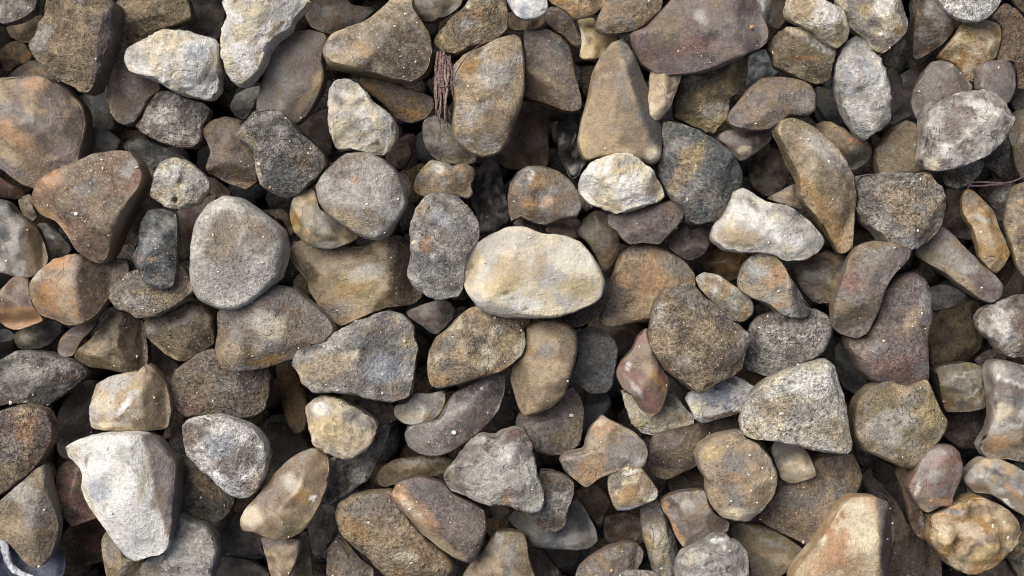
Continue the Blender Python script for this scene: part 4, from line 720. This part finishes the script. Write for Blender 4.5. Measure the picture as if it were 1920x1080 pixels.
def shape_eval(s, th, c, sn):
    """unit sphere angle / cos / sin -> position (px, picture axes with y up) before displacement"""
    e = s.ee
    rho = np.clip(c, 0, 1)
    pw = 2.0 / e
    zeta = np.sign(sn) * np.power(np.clip(1 - rho ** pw, 0, 1), 1 / pw)
    k = th / (2 * math.pi) * NANG
    i0 = np.floor(k).astype(int)
    fr = k - i0
    r = s.r[i0 % NANG] * (1 - fr) + s.r[(i0 + 1) % NANG] * fr
    rs = s.rs[i0 % NANG] * (1 - fr) + s.rs[(i0 + 1) % NANG] * fr
    w = rho ** 1.5
    rad = (rs * (1 - w) + r * w) * rho
    x, y = rad * np.cos(th), rad * np.sin(th)
    z = np.where(zeta > 0, s.h * zeta, 1.05 * s.h * zeta)
    planes = [(nx, ny, tilt, d0) for nx, ny, tilt, d0 in s.creases]
    for az_, tilt, off in s.facets:
        a = math.radians(az_)
        planes.append((math.cos(a), math.sin(a), tilt, off * s.rs[int(round(az_ / 360 * NANG)) % NANG]))
    for ux, uy, tilt, d0 in planes:
        pl = s.h * 0.96 - math.tan(math.radians(tilt)) * (x * ux + y * uy - d0)
        zz = smin(z, pl, s.soft)
        z = np.where(z > 0, np.maximum(zz, np.minimum(z, 0.12 * s.h)), z)
    return x, y, z


def prepare(s, idx):
    outline(s)
    rng = random.Random(1000 + idx)
    K = KIND[s.kind]
    s.seed = rng.uniform(0, 200)
    s.ee = (0.30 * s.e * 0.8 + 0.70 * K[0]) if s.e else K[0]
    s.h = s.hk * min(0.84 * s.minor, 0.76 * s.R) * rng.uniform(0.92, 1.08)
    s.soft = K[1] * max(0.6, min(1.4, s.R / 60))
    s.facets = list(s.f)
    s.creases = []
    for _, x1, y1, x2, y2 in s.l:              # a colour break is also a break of the surface
        nx, ny = (y2 - y1), (x2 - x1)          # points to the coloured side, y up
        nl = math.hypot(nx, ny)
        nx, ny = nx / nl, ny / nl
        naz = math.degrees(math.atan2(ny, nx))
        tilt = 42.0
        for q in list(s.facets):
            if abs((q[0] - naz + 180) % 360 - 180) < 40:
                tilt = q[1]
                s.facets.remove(q)
        d0 = (x1 - s.c[0]) * nx - (y1 - s.c[1]) * ny
        s.creases.append((nx, ny, tilt, d0))
    few = bool(s.f or s.l)
    for _ in range(K[2] // 2 + 1 if few else K[2]):
        s.facets.append((rng.uniform(0, 360), rng.uniform(17, 44), rng.uniform(0.35, 0.72) if few else rng.uniform(0.10, 0.60)))
    a_ = rng.uniform(0, 360)                   # two broad faces meeting in a low ridge
    s.facets.append((a_, rng.uniform(7, 18), rng.uniform(-0.15, 0.15)))
    s.facets.append((a_ + rng.uniform(120, 230), rng.uniform(7, 20), rng.uniform(-0.10, 0.25)))
    if not s.f:
        s.facets.append((rng.uniform(0, 360), rng.uniform(8, 22), rng.uniform(-0.1, 0.3)))


stones = parse()
for i_, s_ in enumerate(stones):
    prepare(s_, i_)

# ------------------------------------------------------------------ pile them: each stone drops onto the ones below it
GR = 4
GX0, GY0, GW, GH = -80, -80, 520, 310
H = np.full((GH, GW), -400.0)
gyy, gxx = np.mgrid[0:GH, 0:GW]
gxx = GX0 + gxx * GR
gyy = GY0 + gyy * GR
BASE = [-290, -185, -70, 0, 34, 62]
order = sorted(range(len(stones)), key=lambda i: stones[i].level)
for i_ in order:
    s = stones[i_]
    dx, dy = gxx - s.c[0], -(gyy - s.c[1])
    rr = np.hypot(dx, dy)
    m = rr < s.r.max()
    dx, dy, rr = dx[m], dy[m], rr[m]
    th = np.arctan2(dy, dx) % (2 * math.pi)
    rho = rr / s.r[(th / (2 * math.pi) * NANG).astype(int) % NANG]
    ins = rho < 0.985
    if not ins.any():
        s.z = BASE[s.level]
        continue
    c = rho[ins]
    sn = np.sqrt(1 - np.clip(c, 0, 1) ** 2)
    _, _, z = shape_eval(s, th[ins], c, sn)
    hh = H[m][ins]
    need = np.percentile(hh - z, 98.5) + 1.5
    s.z = max(BASE[s.level], min(need, BASE[s.level] + 75))
    s.capped = need > BASE[s.level] + 75
    tmp = H[m]
    tmp[ins] = np.maximum(hh, s.z + z)
    H[m] = tmp

# ------------------------------------------------------------------ build
def build_stone(s):
    lev = 6 if s.R > 105 else 5 if s.R > 46 else 4
    if s.level == 0:
        lev = 4
    U, F = ICO[lev]
    K = KIND[s.kind]
    th = np.arctan2(U[:, 1], U[:, 0]) % (2 * math.pi)
    c = np.hypot(U[:, 0], U[:, 1])
    x, y, z = shape_eval(s, th, c, U[:, 2])
    for bx, by, br, bh in s.b:
        g = np.exp(-1.1 * (((x - (bx - s.c[0])) ** 2 + (y + (by - s.c[1])) ** 2) / (br * br)) ** 1.7)
        z = np.where(z > 0, z + bh * g, z)
    v = np.stack([x, y, z], 1)
    n = vnormals(v, F)
    q = v / s.R + s.seed
    disp = K[3] * perlin(q * 1.3 + 5.1) + s.x * K[4] * fbm(q * K[5] + 31.7, 5, 0.55)
    if K[6]:
        disp -= s.x * K[6] * (np.abs(perlin(q * 3.1 + 9.0)) + 0.5 * np.abs(perlin(q * 6.7 + 3.0)) - 0.4)
    if K[7]:
        cd = cell(v / (11.0 + 0.05 * s.R) + s.seed)
        disp -= s.x * K[7] * (1 - sstep(0.12, 0.42, cd)) * sstep(-0.1, 0.25, perlin(q * 2.3 + 77))
    if K[8]:                                            # flake scars
        cd = cell(q * 1.35 + 13.7)
        disp -= s.x * K[8] * np.clip(1 - (cd / 0.52) ** 2, 0, 1) * sstep(-0.25, 0.1, perlin(q * 1.1 + 61))
    disp *= s.R
    keep = np.where(n[:, 2] > 0.25, 1.0, 0.55)          # keep the outline close to the drawn one
    v = v + n * (disp * keep)[:, None]
    # colours of the stone itself
    A, B, C = s.cols
    fg = dict(smooth=0.50, wet=0.50, flint=0.52, rough=0.66, pitted=0.66, knob=0.58)[s.kind]
    t1 = sstep(-0.12, 0.24, fbm(q * 1.7 + 51, 6, fg) + 0.04)[:, None]
    t2 = sstep(0.03, 0.28, fbm(q * 2.6 + 151, 6, fg + 0.02))[:, None]
    col = A * (1 - t1) + B * t1
    col = col * (1 - 0.75 * t2) + C * 0.75 * t2
    wx = perlin(v / 16 + s.seed + 3) * 0.6 + perlin(v / 6 + s.seed + 8) * 0.35
    wy = perlin(v / 16 + s.seed + 43) * 0.6 + perlin(v / 6 + s.seed + 48) * 0.35
    X = v[:, 0] + s.c[0]
    Y = s.c[1] - v[:, 1]
    up = sstep(-0.05, 0.15, v[:, 2] / s.h)
    for pc, x1, y1, x2, y2 in s.l:
        ll = math.hypot(x2 - x1, y2 - y1)
        dd = ((x2 - x1) * (Y - y1) - (y2 - y1) * (X - x1)) / ll
        m = (1 - sstep(-2.5, 2.5, dd + wx * 4))[:, None]
        col = col * (1 - 0.9 * m) + pc * 0.9 * m * (0.85 + 0.3 * t1)
    for pc, px_, py_, rx, ry, ang in s.p:
        if ang:
            rx, ry = max(rx, ry), min(rx, ry)
        a = math.radians(ang)
        ddx = X - px_ + wx * 7
        ddy = -(Y - py_) + wy * 7
        u = (ddx * math.cos(a) + ddy * math.sin(a)) / rx
        w = (-ddx * math.sin(a) + ddy * math.cos(a)) / ry
        rr = np.sqrt(u * u + w * w) + (wx * 0.18 if ry > 8 else 0)
        soft = 0.22 if ry < 4 else 0.36
        m = ((1 - sstep(1 - soft, 1 + soft * 0.6, rr)) * up * (0.9 if ry < 8 else 0.72))[:, None]
        col = col * (1 - m) + pc * m
    # pale worn ridges
    e0 = np.concatenate([F[:, 0], F[:, 1], F[:, 2]])
    e1 = np.concatenate([F[:, 1], F[:, 2], F[:, 0]])
    cnt = np.bincount(e0, minlength=len(v)) + 1e-9
    lap = np.stack([np.bincount(e0, weights=v[e1, a], minlength=len(v)) / cnt for a in range(3)], 1) - v
    elen = np.bincount(e0, weights=np.linalg.norm(v[e1] - v[e0], axis=1), minlength=len(v)) / cnt
    curv = -(lap * vnormals(v, F)).sum(1) / (elen + 1e-9)
    wear = sstep(0.05, 0.22, curv) * sstep(-0.15, 0.25, perlin(v / 22 + s.seed + 90)) * up * 0.40
    col = col * (1 + wear[:, None]) + 0.05 * wear[:, None]
    fine = 1 + (fg - 0.35) * fbm(v / 12 + s.seed, 3, 0.8)[:, None]
    col = np.clip(col * fine, 0.008, 0.85)
    nn = vnormals(v, F)
    dust = s.dust * (0.35 + 0.65 * sstep(0.2, 0.9, nn[:, 2]))
    return v, F, col, dust


def link(o):
    scene.collection.objects.link(o)
    return o


all_v, all_f, nv = [], [], 0
stone_objs = []
for i_, s in enumerate(stones):
    v, f, col, dust = build_stone(s)
    k = (DC - s.z - 0.35 * s.h) / DC         # where the stone really stands at its own height
    name = "pebble" if "pebble" in s.label else "flint" if "flint" in s.label else "stone"
    me = make_mesh(name, v * S * k, f, MAT[s.mat], col, dust)
    o = bpy.data.objects.new(name, me)
    o.location = ((s.c[0] - 960) * S * k, -(s.c[1] - 540) * S * k, s.z * S)
    o["label"] = s.label
    o["category"] = name
    o["group"] = "stones of the gravel bed"
    link(o)
    stone_objs.append(o)
    all_v.append(v * S * k + np.array(o.location))
    all_f.append(f + nv)
    nv += len(v)

# ------------------------------------------------------------------ what lies under and around them
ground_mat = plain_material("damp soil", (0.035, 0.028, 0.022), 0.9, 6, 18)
bm = bmesh.new()
bmesh.ops.create_grid(bm, x_segments=60, y_segments=60, size=0.6)
for q in bm.verts:
    q.co.z = -0.092 + 0.002 * math.sin(q.co.x * 91) * math.cos(q.co.y * 77)
me = bpy.data.meshes.new("ground")
bm.to_mesh(me)
bm.free()
me.materials.append(ground_mat)
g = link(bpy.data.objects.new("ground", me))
g["kind"] = "structure"
g["label"] = "dark damp soil under the gravel"

rng = np.random.RandomState(11)
bv, bf, bc, nb = [], [], [], 0
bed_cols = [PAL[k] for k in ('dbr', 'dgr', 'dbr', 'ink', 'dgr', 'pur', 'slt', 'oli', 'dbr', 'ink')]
spots = []
step = 62
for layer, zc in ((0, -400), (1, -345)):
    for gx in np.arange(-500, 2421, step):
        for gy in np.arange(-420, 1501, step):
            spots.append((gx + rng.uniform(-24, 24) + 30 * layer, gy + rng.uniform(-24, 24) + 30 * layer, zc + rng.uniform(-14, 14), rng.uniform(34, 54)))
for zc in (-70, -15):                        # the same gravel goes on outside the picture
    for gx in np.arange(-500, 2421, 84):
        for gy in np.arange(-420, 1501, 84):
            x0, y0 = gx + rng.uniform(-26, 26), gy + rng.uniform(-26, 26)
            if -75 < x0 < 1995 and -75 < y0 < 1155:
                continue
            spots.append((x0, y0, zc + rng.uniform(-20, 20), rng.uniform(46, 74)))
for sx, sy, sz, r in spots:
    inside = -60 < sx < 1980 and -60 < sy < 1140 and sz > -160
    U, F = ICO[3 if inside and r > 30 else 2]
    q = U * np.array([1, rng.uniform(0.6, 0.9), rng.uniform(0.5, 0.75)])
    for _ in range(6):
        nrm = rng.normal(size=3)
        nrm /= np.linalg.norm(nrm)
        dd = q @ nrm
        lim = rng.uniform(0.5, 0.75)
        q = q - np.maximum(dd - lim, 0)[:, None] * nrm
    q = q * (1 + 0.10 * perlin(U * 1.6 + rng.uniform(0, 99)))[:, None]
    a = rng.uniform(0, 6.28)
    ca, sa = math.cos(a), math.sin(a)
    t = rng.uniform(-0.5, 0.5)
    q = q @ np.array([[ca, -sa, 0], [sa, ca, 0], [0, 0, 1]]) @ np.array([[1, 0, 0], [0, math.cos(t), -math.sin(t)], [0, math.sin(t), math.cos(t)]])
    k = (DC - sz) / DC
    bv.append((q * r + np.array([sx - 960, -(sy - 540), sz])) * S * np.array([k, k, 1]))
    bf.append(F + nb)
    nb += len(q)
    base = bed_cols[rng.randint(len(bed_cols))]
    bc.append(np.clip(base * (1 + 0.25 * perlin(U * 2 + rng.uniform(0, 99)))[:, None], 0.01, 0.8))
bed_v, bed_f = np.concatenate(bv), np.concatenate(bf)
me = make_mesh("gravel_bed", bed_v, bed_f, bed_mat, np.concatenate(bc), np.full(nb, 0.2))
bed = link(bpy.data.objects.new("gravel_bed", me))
bed["kind"] = "stuff"
bed["label"] = "dark buried gravel showing in the gaps between the stones"

# ------------------------------------------------------------------ small things: twig, stalk, shell, grit
all_v.append(bed_v)
all_f.append(bed_f + nv)
BV, BF = np.concatenate(all_v), np.concatenate(all_f)
tree = BVHTree.FromPolygons(BV.tolist(), BF.tolist(), all_triangles=True)


def surface(px_, py_):
    """height of the pile under a photo pixel, in metres, with its normal and world x, y"""
    o = Vector((0, 0, DC * S))
    tgt = Vector(((px_ - 960) * S, -(py_ - 540) * S, 0))
    return tree.ray_cast(o, (tgt - o).normalized())


def tube(path, radii, sides=7, seed=0, flat=1.0):
    """tapered strand along world points"""
    rg = np.random.RandomState(seed)
    path = np.array(path)
    n = len(path)
    tan = np.gradient(path, axis=0)
    tan /= np.linalg.norm(tan, axis=1)[:, None] + 1e-12
    v, f = [], []
    for i in range(n):
        u = np.cross(tan[i], (0.13, 0.21, 1.0))
        u /= np.linalg.norm(u)
        w = np.cross(tan[i], u)
        for k in range(sides):
            a = 2 * math.pi * k / sides
            rr = radii[i] * rg.uniform(0.8, 1.2)
            v.append(path[i] + u * math.cos(a) * rr + w * math.sin(a) * rr * flat)
    for i in range(n - 1):
        for k in range(sides):
            a, b = i * sides + k, i * sides + (k + 1) % sides
            f += [(a, b, b + sides), (a, b + sides, a + sides)]
    v += [path[0], path[-1]]
    for k in range(sides):
        f.append((len(v) - 2, (k + 1) % sides, k))
        f.append((len(v) - 1, (n - 1) * sides + k, (n - 1) * sides + (k + 1) % sides))
    return np.array(v), np.array(f)


def spline(pts, n):
    pts = np.array(pts, float)
    t = np.linspace(0, len(pts) - 1, n)
    return np.stack([np.interp(t, np.arange(len(pts)), pts[:, k]) for k in range(pts.shape[1])], 1)


def world_pt(x, y, z):
    k = (DC - z) / DC
    return np.array([(x - 960) * S * k, -(y - 540) * S * k, z * S])


def child(name, v, f, mat, parent, origin):
    o = link(bpy.data.objects.new(name, make_mesh(name, v - origin, f, mat)))
    o.parent = parent
    return o


twig_mat = plain_material("dry reddish bark fibre", (0.17, 0.108, 0.092), 0.85, 4, 4, 0.7)
twig_pale = plain_material("pale dry fibre", (0.24, 0.18, 0.15), 0.8, 1.5, 4, 0.4)
stalk_mat = plain_material("dry purple brown stalk", (0.13, 0.085, 0.075), 0.75, 1.5, 5, 0.4)


def zsurf(x, y, dflt):
    h = surface(x, y)
    return h[0].z / S if h[0] is not None else dflt


twig_z = max(zsurf(829, 150, 20), zsurf(835, 200, 20), zsurf(840, 235, 20), 30) + 9
org = world_pt(835, 180, twig_z)
twig = link(bpy.data.objects.new("twig", None))
twig.location = org
twig["label"] = "bundle of reddish dry bark fibres beside the tall tan stone"
twig["category"] = "twig"
strands = [  # x top, y top, x mid, x bottom, y bottom, radius, dz
    (822, 97, 820, 823, 255, 3.2, 0), (827, 95, 826, 828, 232, 3.6, 3), (832, 97, 831, 832, 248, 3.4, 5), (836, 103, 836, 836, 240, 3.4, 4),
    (841, 106, 843, 842, 215, 3.2, 2), (845, 118, 848, 850, 195, 3.0, 0), (825, 110, 824, 826, 205, 2.6, 6), (834, 120, 839, 838, 232, 2.4, 7),
    (829, 100, 833, 829, 262, 2.0, 1), (843, 112, 845, 846, 182, 2.2, 5)]
for i_, (x0, y0, xm, x1, y1, r, dz) in enumerate(strands):
    rg = np.random.RandomState(50 + i_)
    p = spline([(x0, y0, -3), (xm - 1, y0 * 0.65 + y1 * 0.35, 2), (xm, (y0 + y1) / 2, 3), (x1, y0 * 0.25 + y1 * 0.75, 0), (x1, y1, -8)], 22)
    p[:, 0] += np.cumsum(rg.normal(0, 0.8, 22))
    p[:, 2] += np.cumsum(rg.normal(0, 0.4, 22))
    w = np.array([world_pt(a, b, twig_z + dz + c) for a, b, c in p])
    rad = r * S * np.interp(np.linspace(0, 1, 22), [0, 0.1, 0.6, 1], [0.7, 1.0, 0.9, 0.25])
    v, f = tube(w, rad, 6, i_)
    child("fibre", v, f, twig_pale if i_ in (4, 7, 9) else twig_mat, twig, org)
rg = np.random.RandomState(9)
for i_ in range(10):                                   # frayed bits
    x0, y0 = rg.uniform(820, 848), rg.uniform(96, 205)
    ln = rg.uniform(25, 70)
    p = spline([(x0, y0, 6), (x0 + rg.uniform(-3, 3), y0 + ln * 0.5, 9), (x0 + rg.uniform(-7, 8), y0 + ln, rg.uniform(0, 12))], 14)
    p[:, 0] += np.cumsum(rg.normal(0, 0.5, 14))
    w = np.array([world_pt(a, b, twig_z + c) for a, b, c in p])
    v, f = tube(w, rg.uniform(0.8, 2.0) * S * np.interp(np.linspace(0, 1, 14), [0, .2, 1], [.5, 1, .3]), 5, 200 + i_)
    child("fibre", v, f, (twig_mat, twig_pale)[i_ % 3 == 0], twig, org)
# the thin strand tied round it that runs over the stone
tie = spline([(818, 161, 4), (826, 163, 13), (838, 162, 14), (848, 160, 9), (857, 152, 14), (866, 144, 18)], 26)
tie2 = spline([(853, 158, 10), (850, 150, 12), (856, 132, 14), (866, 118, 14), (876, 104, 14), (888, 92, 10), (897, 86, 8), (910, 80, 6)], 30)
for i_, t_ in enumerate((tie, tie2)):
    w = np.array([world_pt(a, b, max(twig_z + c, zsurf(a, b, 0) + 1.2)) for a, b, c in t_])
    for _ in range(4):
        w[1:-1] = (w[:-2] + 2 * w[1:-1] + w[2:]) / 4
    v, f = tube(w, np.linspace(1.3, 0.7, len(w)) * S, 6, 90 + i_)
    child("tendril", v, f, stalk_mat, twig, org)

# dry stalk at the right
st_z = max(zsurf(1825, 347, 20), zsurf(1860, 347, -40), 10) + 4
org2 = world_pt(1860, 347, st_z)
stalk = link(bpy.data.objects.new("dry_stalk", None))
stalk.location = org2
stalk["label"] = "thin dry purplish stalk lying across the gap at the right edge"
stalk["category"] = "stalk"
for i_, pts in enumerate(([(1820, 348, 3), (1840, 349, 2), (1865, 346, 2), (1890, 345, 0), (1912, 335, 0), (1930, 326, -4)],
                          [(1818, 342, 5), (1845, 341, 4), (1872, 344, 3), (1896, 342, 1), (1925, 330, -2)],
                          [(1822, 341, 4), (1818, 348, 2), (1814, 353, 3)])):
    p = spline(pts, 20)
    w = np.array([world_pt(a, b, st_z + c) for a, b, c in p])
    for _ in range(3):
        w[1:-1] = (w[:-2] + 2 * w[1:-1] + w[2:]) / 4
    v, f = tube(w, np.interp(np.linspace(0, 1, 20), [0, .4, 1], [1.2, 2.4, 1.4]) * S * (1 if i_ < 2 else .6), 6, 120 + i_)
    child("strand", v, f, stalk_mat, stalk, org2)

# broken shell in the lower left corner: a dished valve with a thick nacre lip
shell_in = plain_material("blue grey shell lining", (0.05, 0.057, 0.085), 0.5, 4, 16, 0.55)
shell_lip = plain_material("pale nacre shell lip", (0.50, 0.51, 0.54), 0.4, 6, 14, 0.6)
so = world_pt(55, 1060, -75)
shell = link(bpy.data.objects.new("shell", None))
shell.location = so
shell["label"] = "broken blue grey shell with white lip in the lower left corner"
shell["category"] = "shell"
nr, na = 16, 72
v, f = [], []
for side in (0, 1):
    for i in range(nr + 1):
        rho = i / nr
        for k in range(na):
            a = 2 * math.pi * k / na
            rx = 72 * (1 + 0.07 * math.sin(3 * a + 1))
            ry = 66 * (1 + 0.05 * math.sin(5 * a))
            v.append(((rho * rx * math.cos(a)), (rho * ry * math.sin(a)), 26 * rho ** 2.4 - side * 3.5))
n1 = (nr + 1) * na
for i in range(nr):
    for k in range(na):
        a, b = i * na + k, i * na + (k + 1) % na
        f += [(a, b, b + na), (a, b + na, a + na)]
        f += [(n1 + a, n1 + b + na, n1 + b), (n1 + a, n1 + a + na, n1 + b + na)]
for k in range(na):
    a, b = nr * na + k, nr * na + (k + 1) % na
    f += [(a, b, n1 + b), (a, n1 + b, n1 + a)]
o = link(bpy.data.objects.new("lining", make_mesh("lining", np.array(v) * S, np.array(f), shell_in)))
o.parent = shell
lip_pts = [(-4, 1000), (4, 1012), (10, 1030), (15, 1050), (22, 1064), (34, 1074), (48, 1079), (64, 1084)]
p = spline(lip_pts, 40)
w = np.array([world_pt(a, b, -46) for a, b in p])
for _ in range(4):
    w[1:-1] = (w[:-2] + 2 * w[1:-1] + w[2:]) / 4
v, f = tube(w, (np.interp(np.linspace(0, 1, 40), [0, .5, 1], [9, 7, 5])) * S, 12, 7, 0.7)
child("lip", v, f, shell_lip, shell, so)

# grit: loose sand grains lying on the stones
grit_mat = bpy.data.materials.new("pale sand grain")
grit_mat.use_nodes = True
gn = grit_mat.node_tree
at = gn.nodes.new("ShaderNodeAttribute")
at.attribute_name = "Col"
gn.links.new(at.outputs["Color"], gn.nodes["Principled BSDF"].inputs["Base Color"])
gn.nodes["Principled BSDF"].inputs["Roughness"].default_value = 0.55
rng = np.random.RandomState(5)
offs, tot = [], 0
face_owner = np.concatenate([np.full(len(q), i) for i, q in enumerate(all_f)])
U1, F1 = ICO[1]
gv, gf, gc, n0 = [], [], [], 0
gcols = [lin(c) * 0.95 for c in ((235, 228, 212), (225, 210, 180), (210, 200, 185), (190, 150, 100), (236, 234, 228), (170, 140, 105))]
for _ in range(4800):
    x, y = rng.uniform(-10, 1930), rng.uniform(-10, 1090)
    hit = surface(x, y)
    if hit[0] is None:
        continue
    own = face_owner[hit[2]]
    dens = stones[own].dust if own < len(stones) else 0.12
    clump = 0.35 + 1.3 * max(0.0, float(perlin(np.array([[x / 42, y / 42, 3.3]]))[0]) + 0.25)
    if rng.rand() > (0.10 + 0.85 * dens) * clump or hit[1].z < 0.45:
        continue
    r = min(0.75 + rng.exponential(0.55), 3.6) * S
    if rng.rand() < 0.012:
        r = rng.uniform(3.2, 5.2) * S
    q = U1 * rng.uniform(0.55, 1.25, 3) * (1 + rng.uniform(-0.28, 0.28, (len(U1), 1)))
    gv.append(q * r + np.array(hit[0]) + np.array(hit[1]) * r * 0.35)
    gf.append(F1 + n0)
    n0 += len(q)
    gc.append(np.tile(gcols[rng.choice(6, p=[.30, .24, .25, .03, .14, .04])], (len(q), 1)))
me = make_mesh("grit", np.concatenate(gv), np.concatenate(gf), grit_mat, np.concatenate(gc))
me.polygons.foreach_set("use_smooth", np.zeros(len(me.polygons), dtype=bool))
o = link(bpy.data.objects.new("grit", me))
o["kind"] = "stuff"
o["label"] = "pale loose sand grains scattered over the stones"
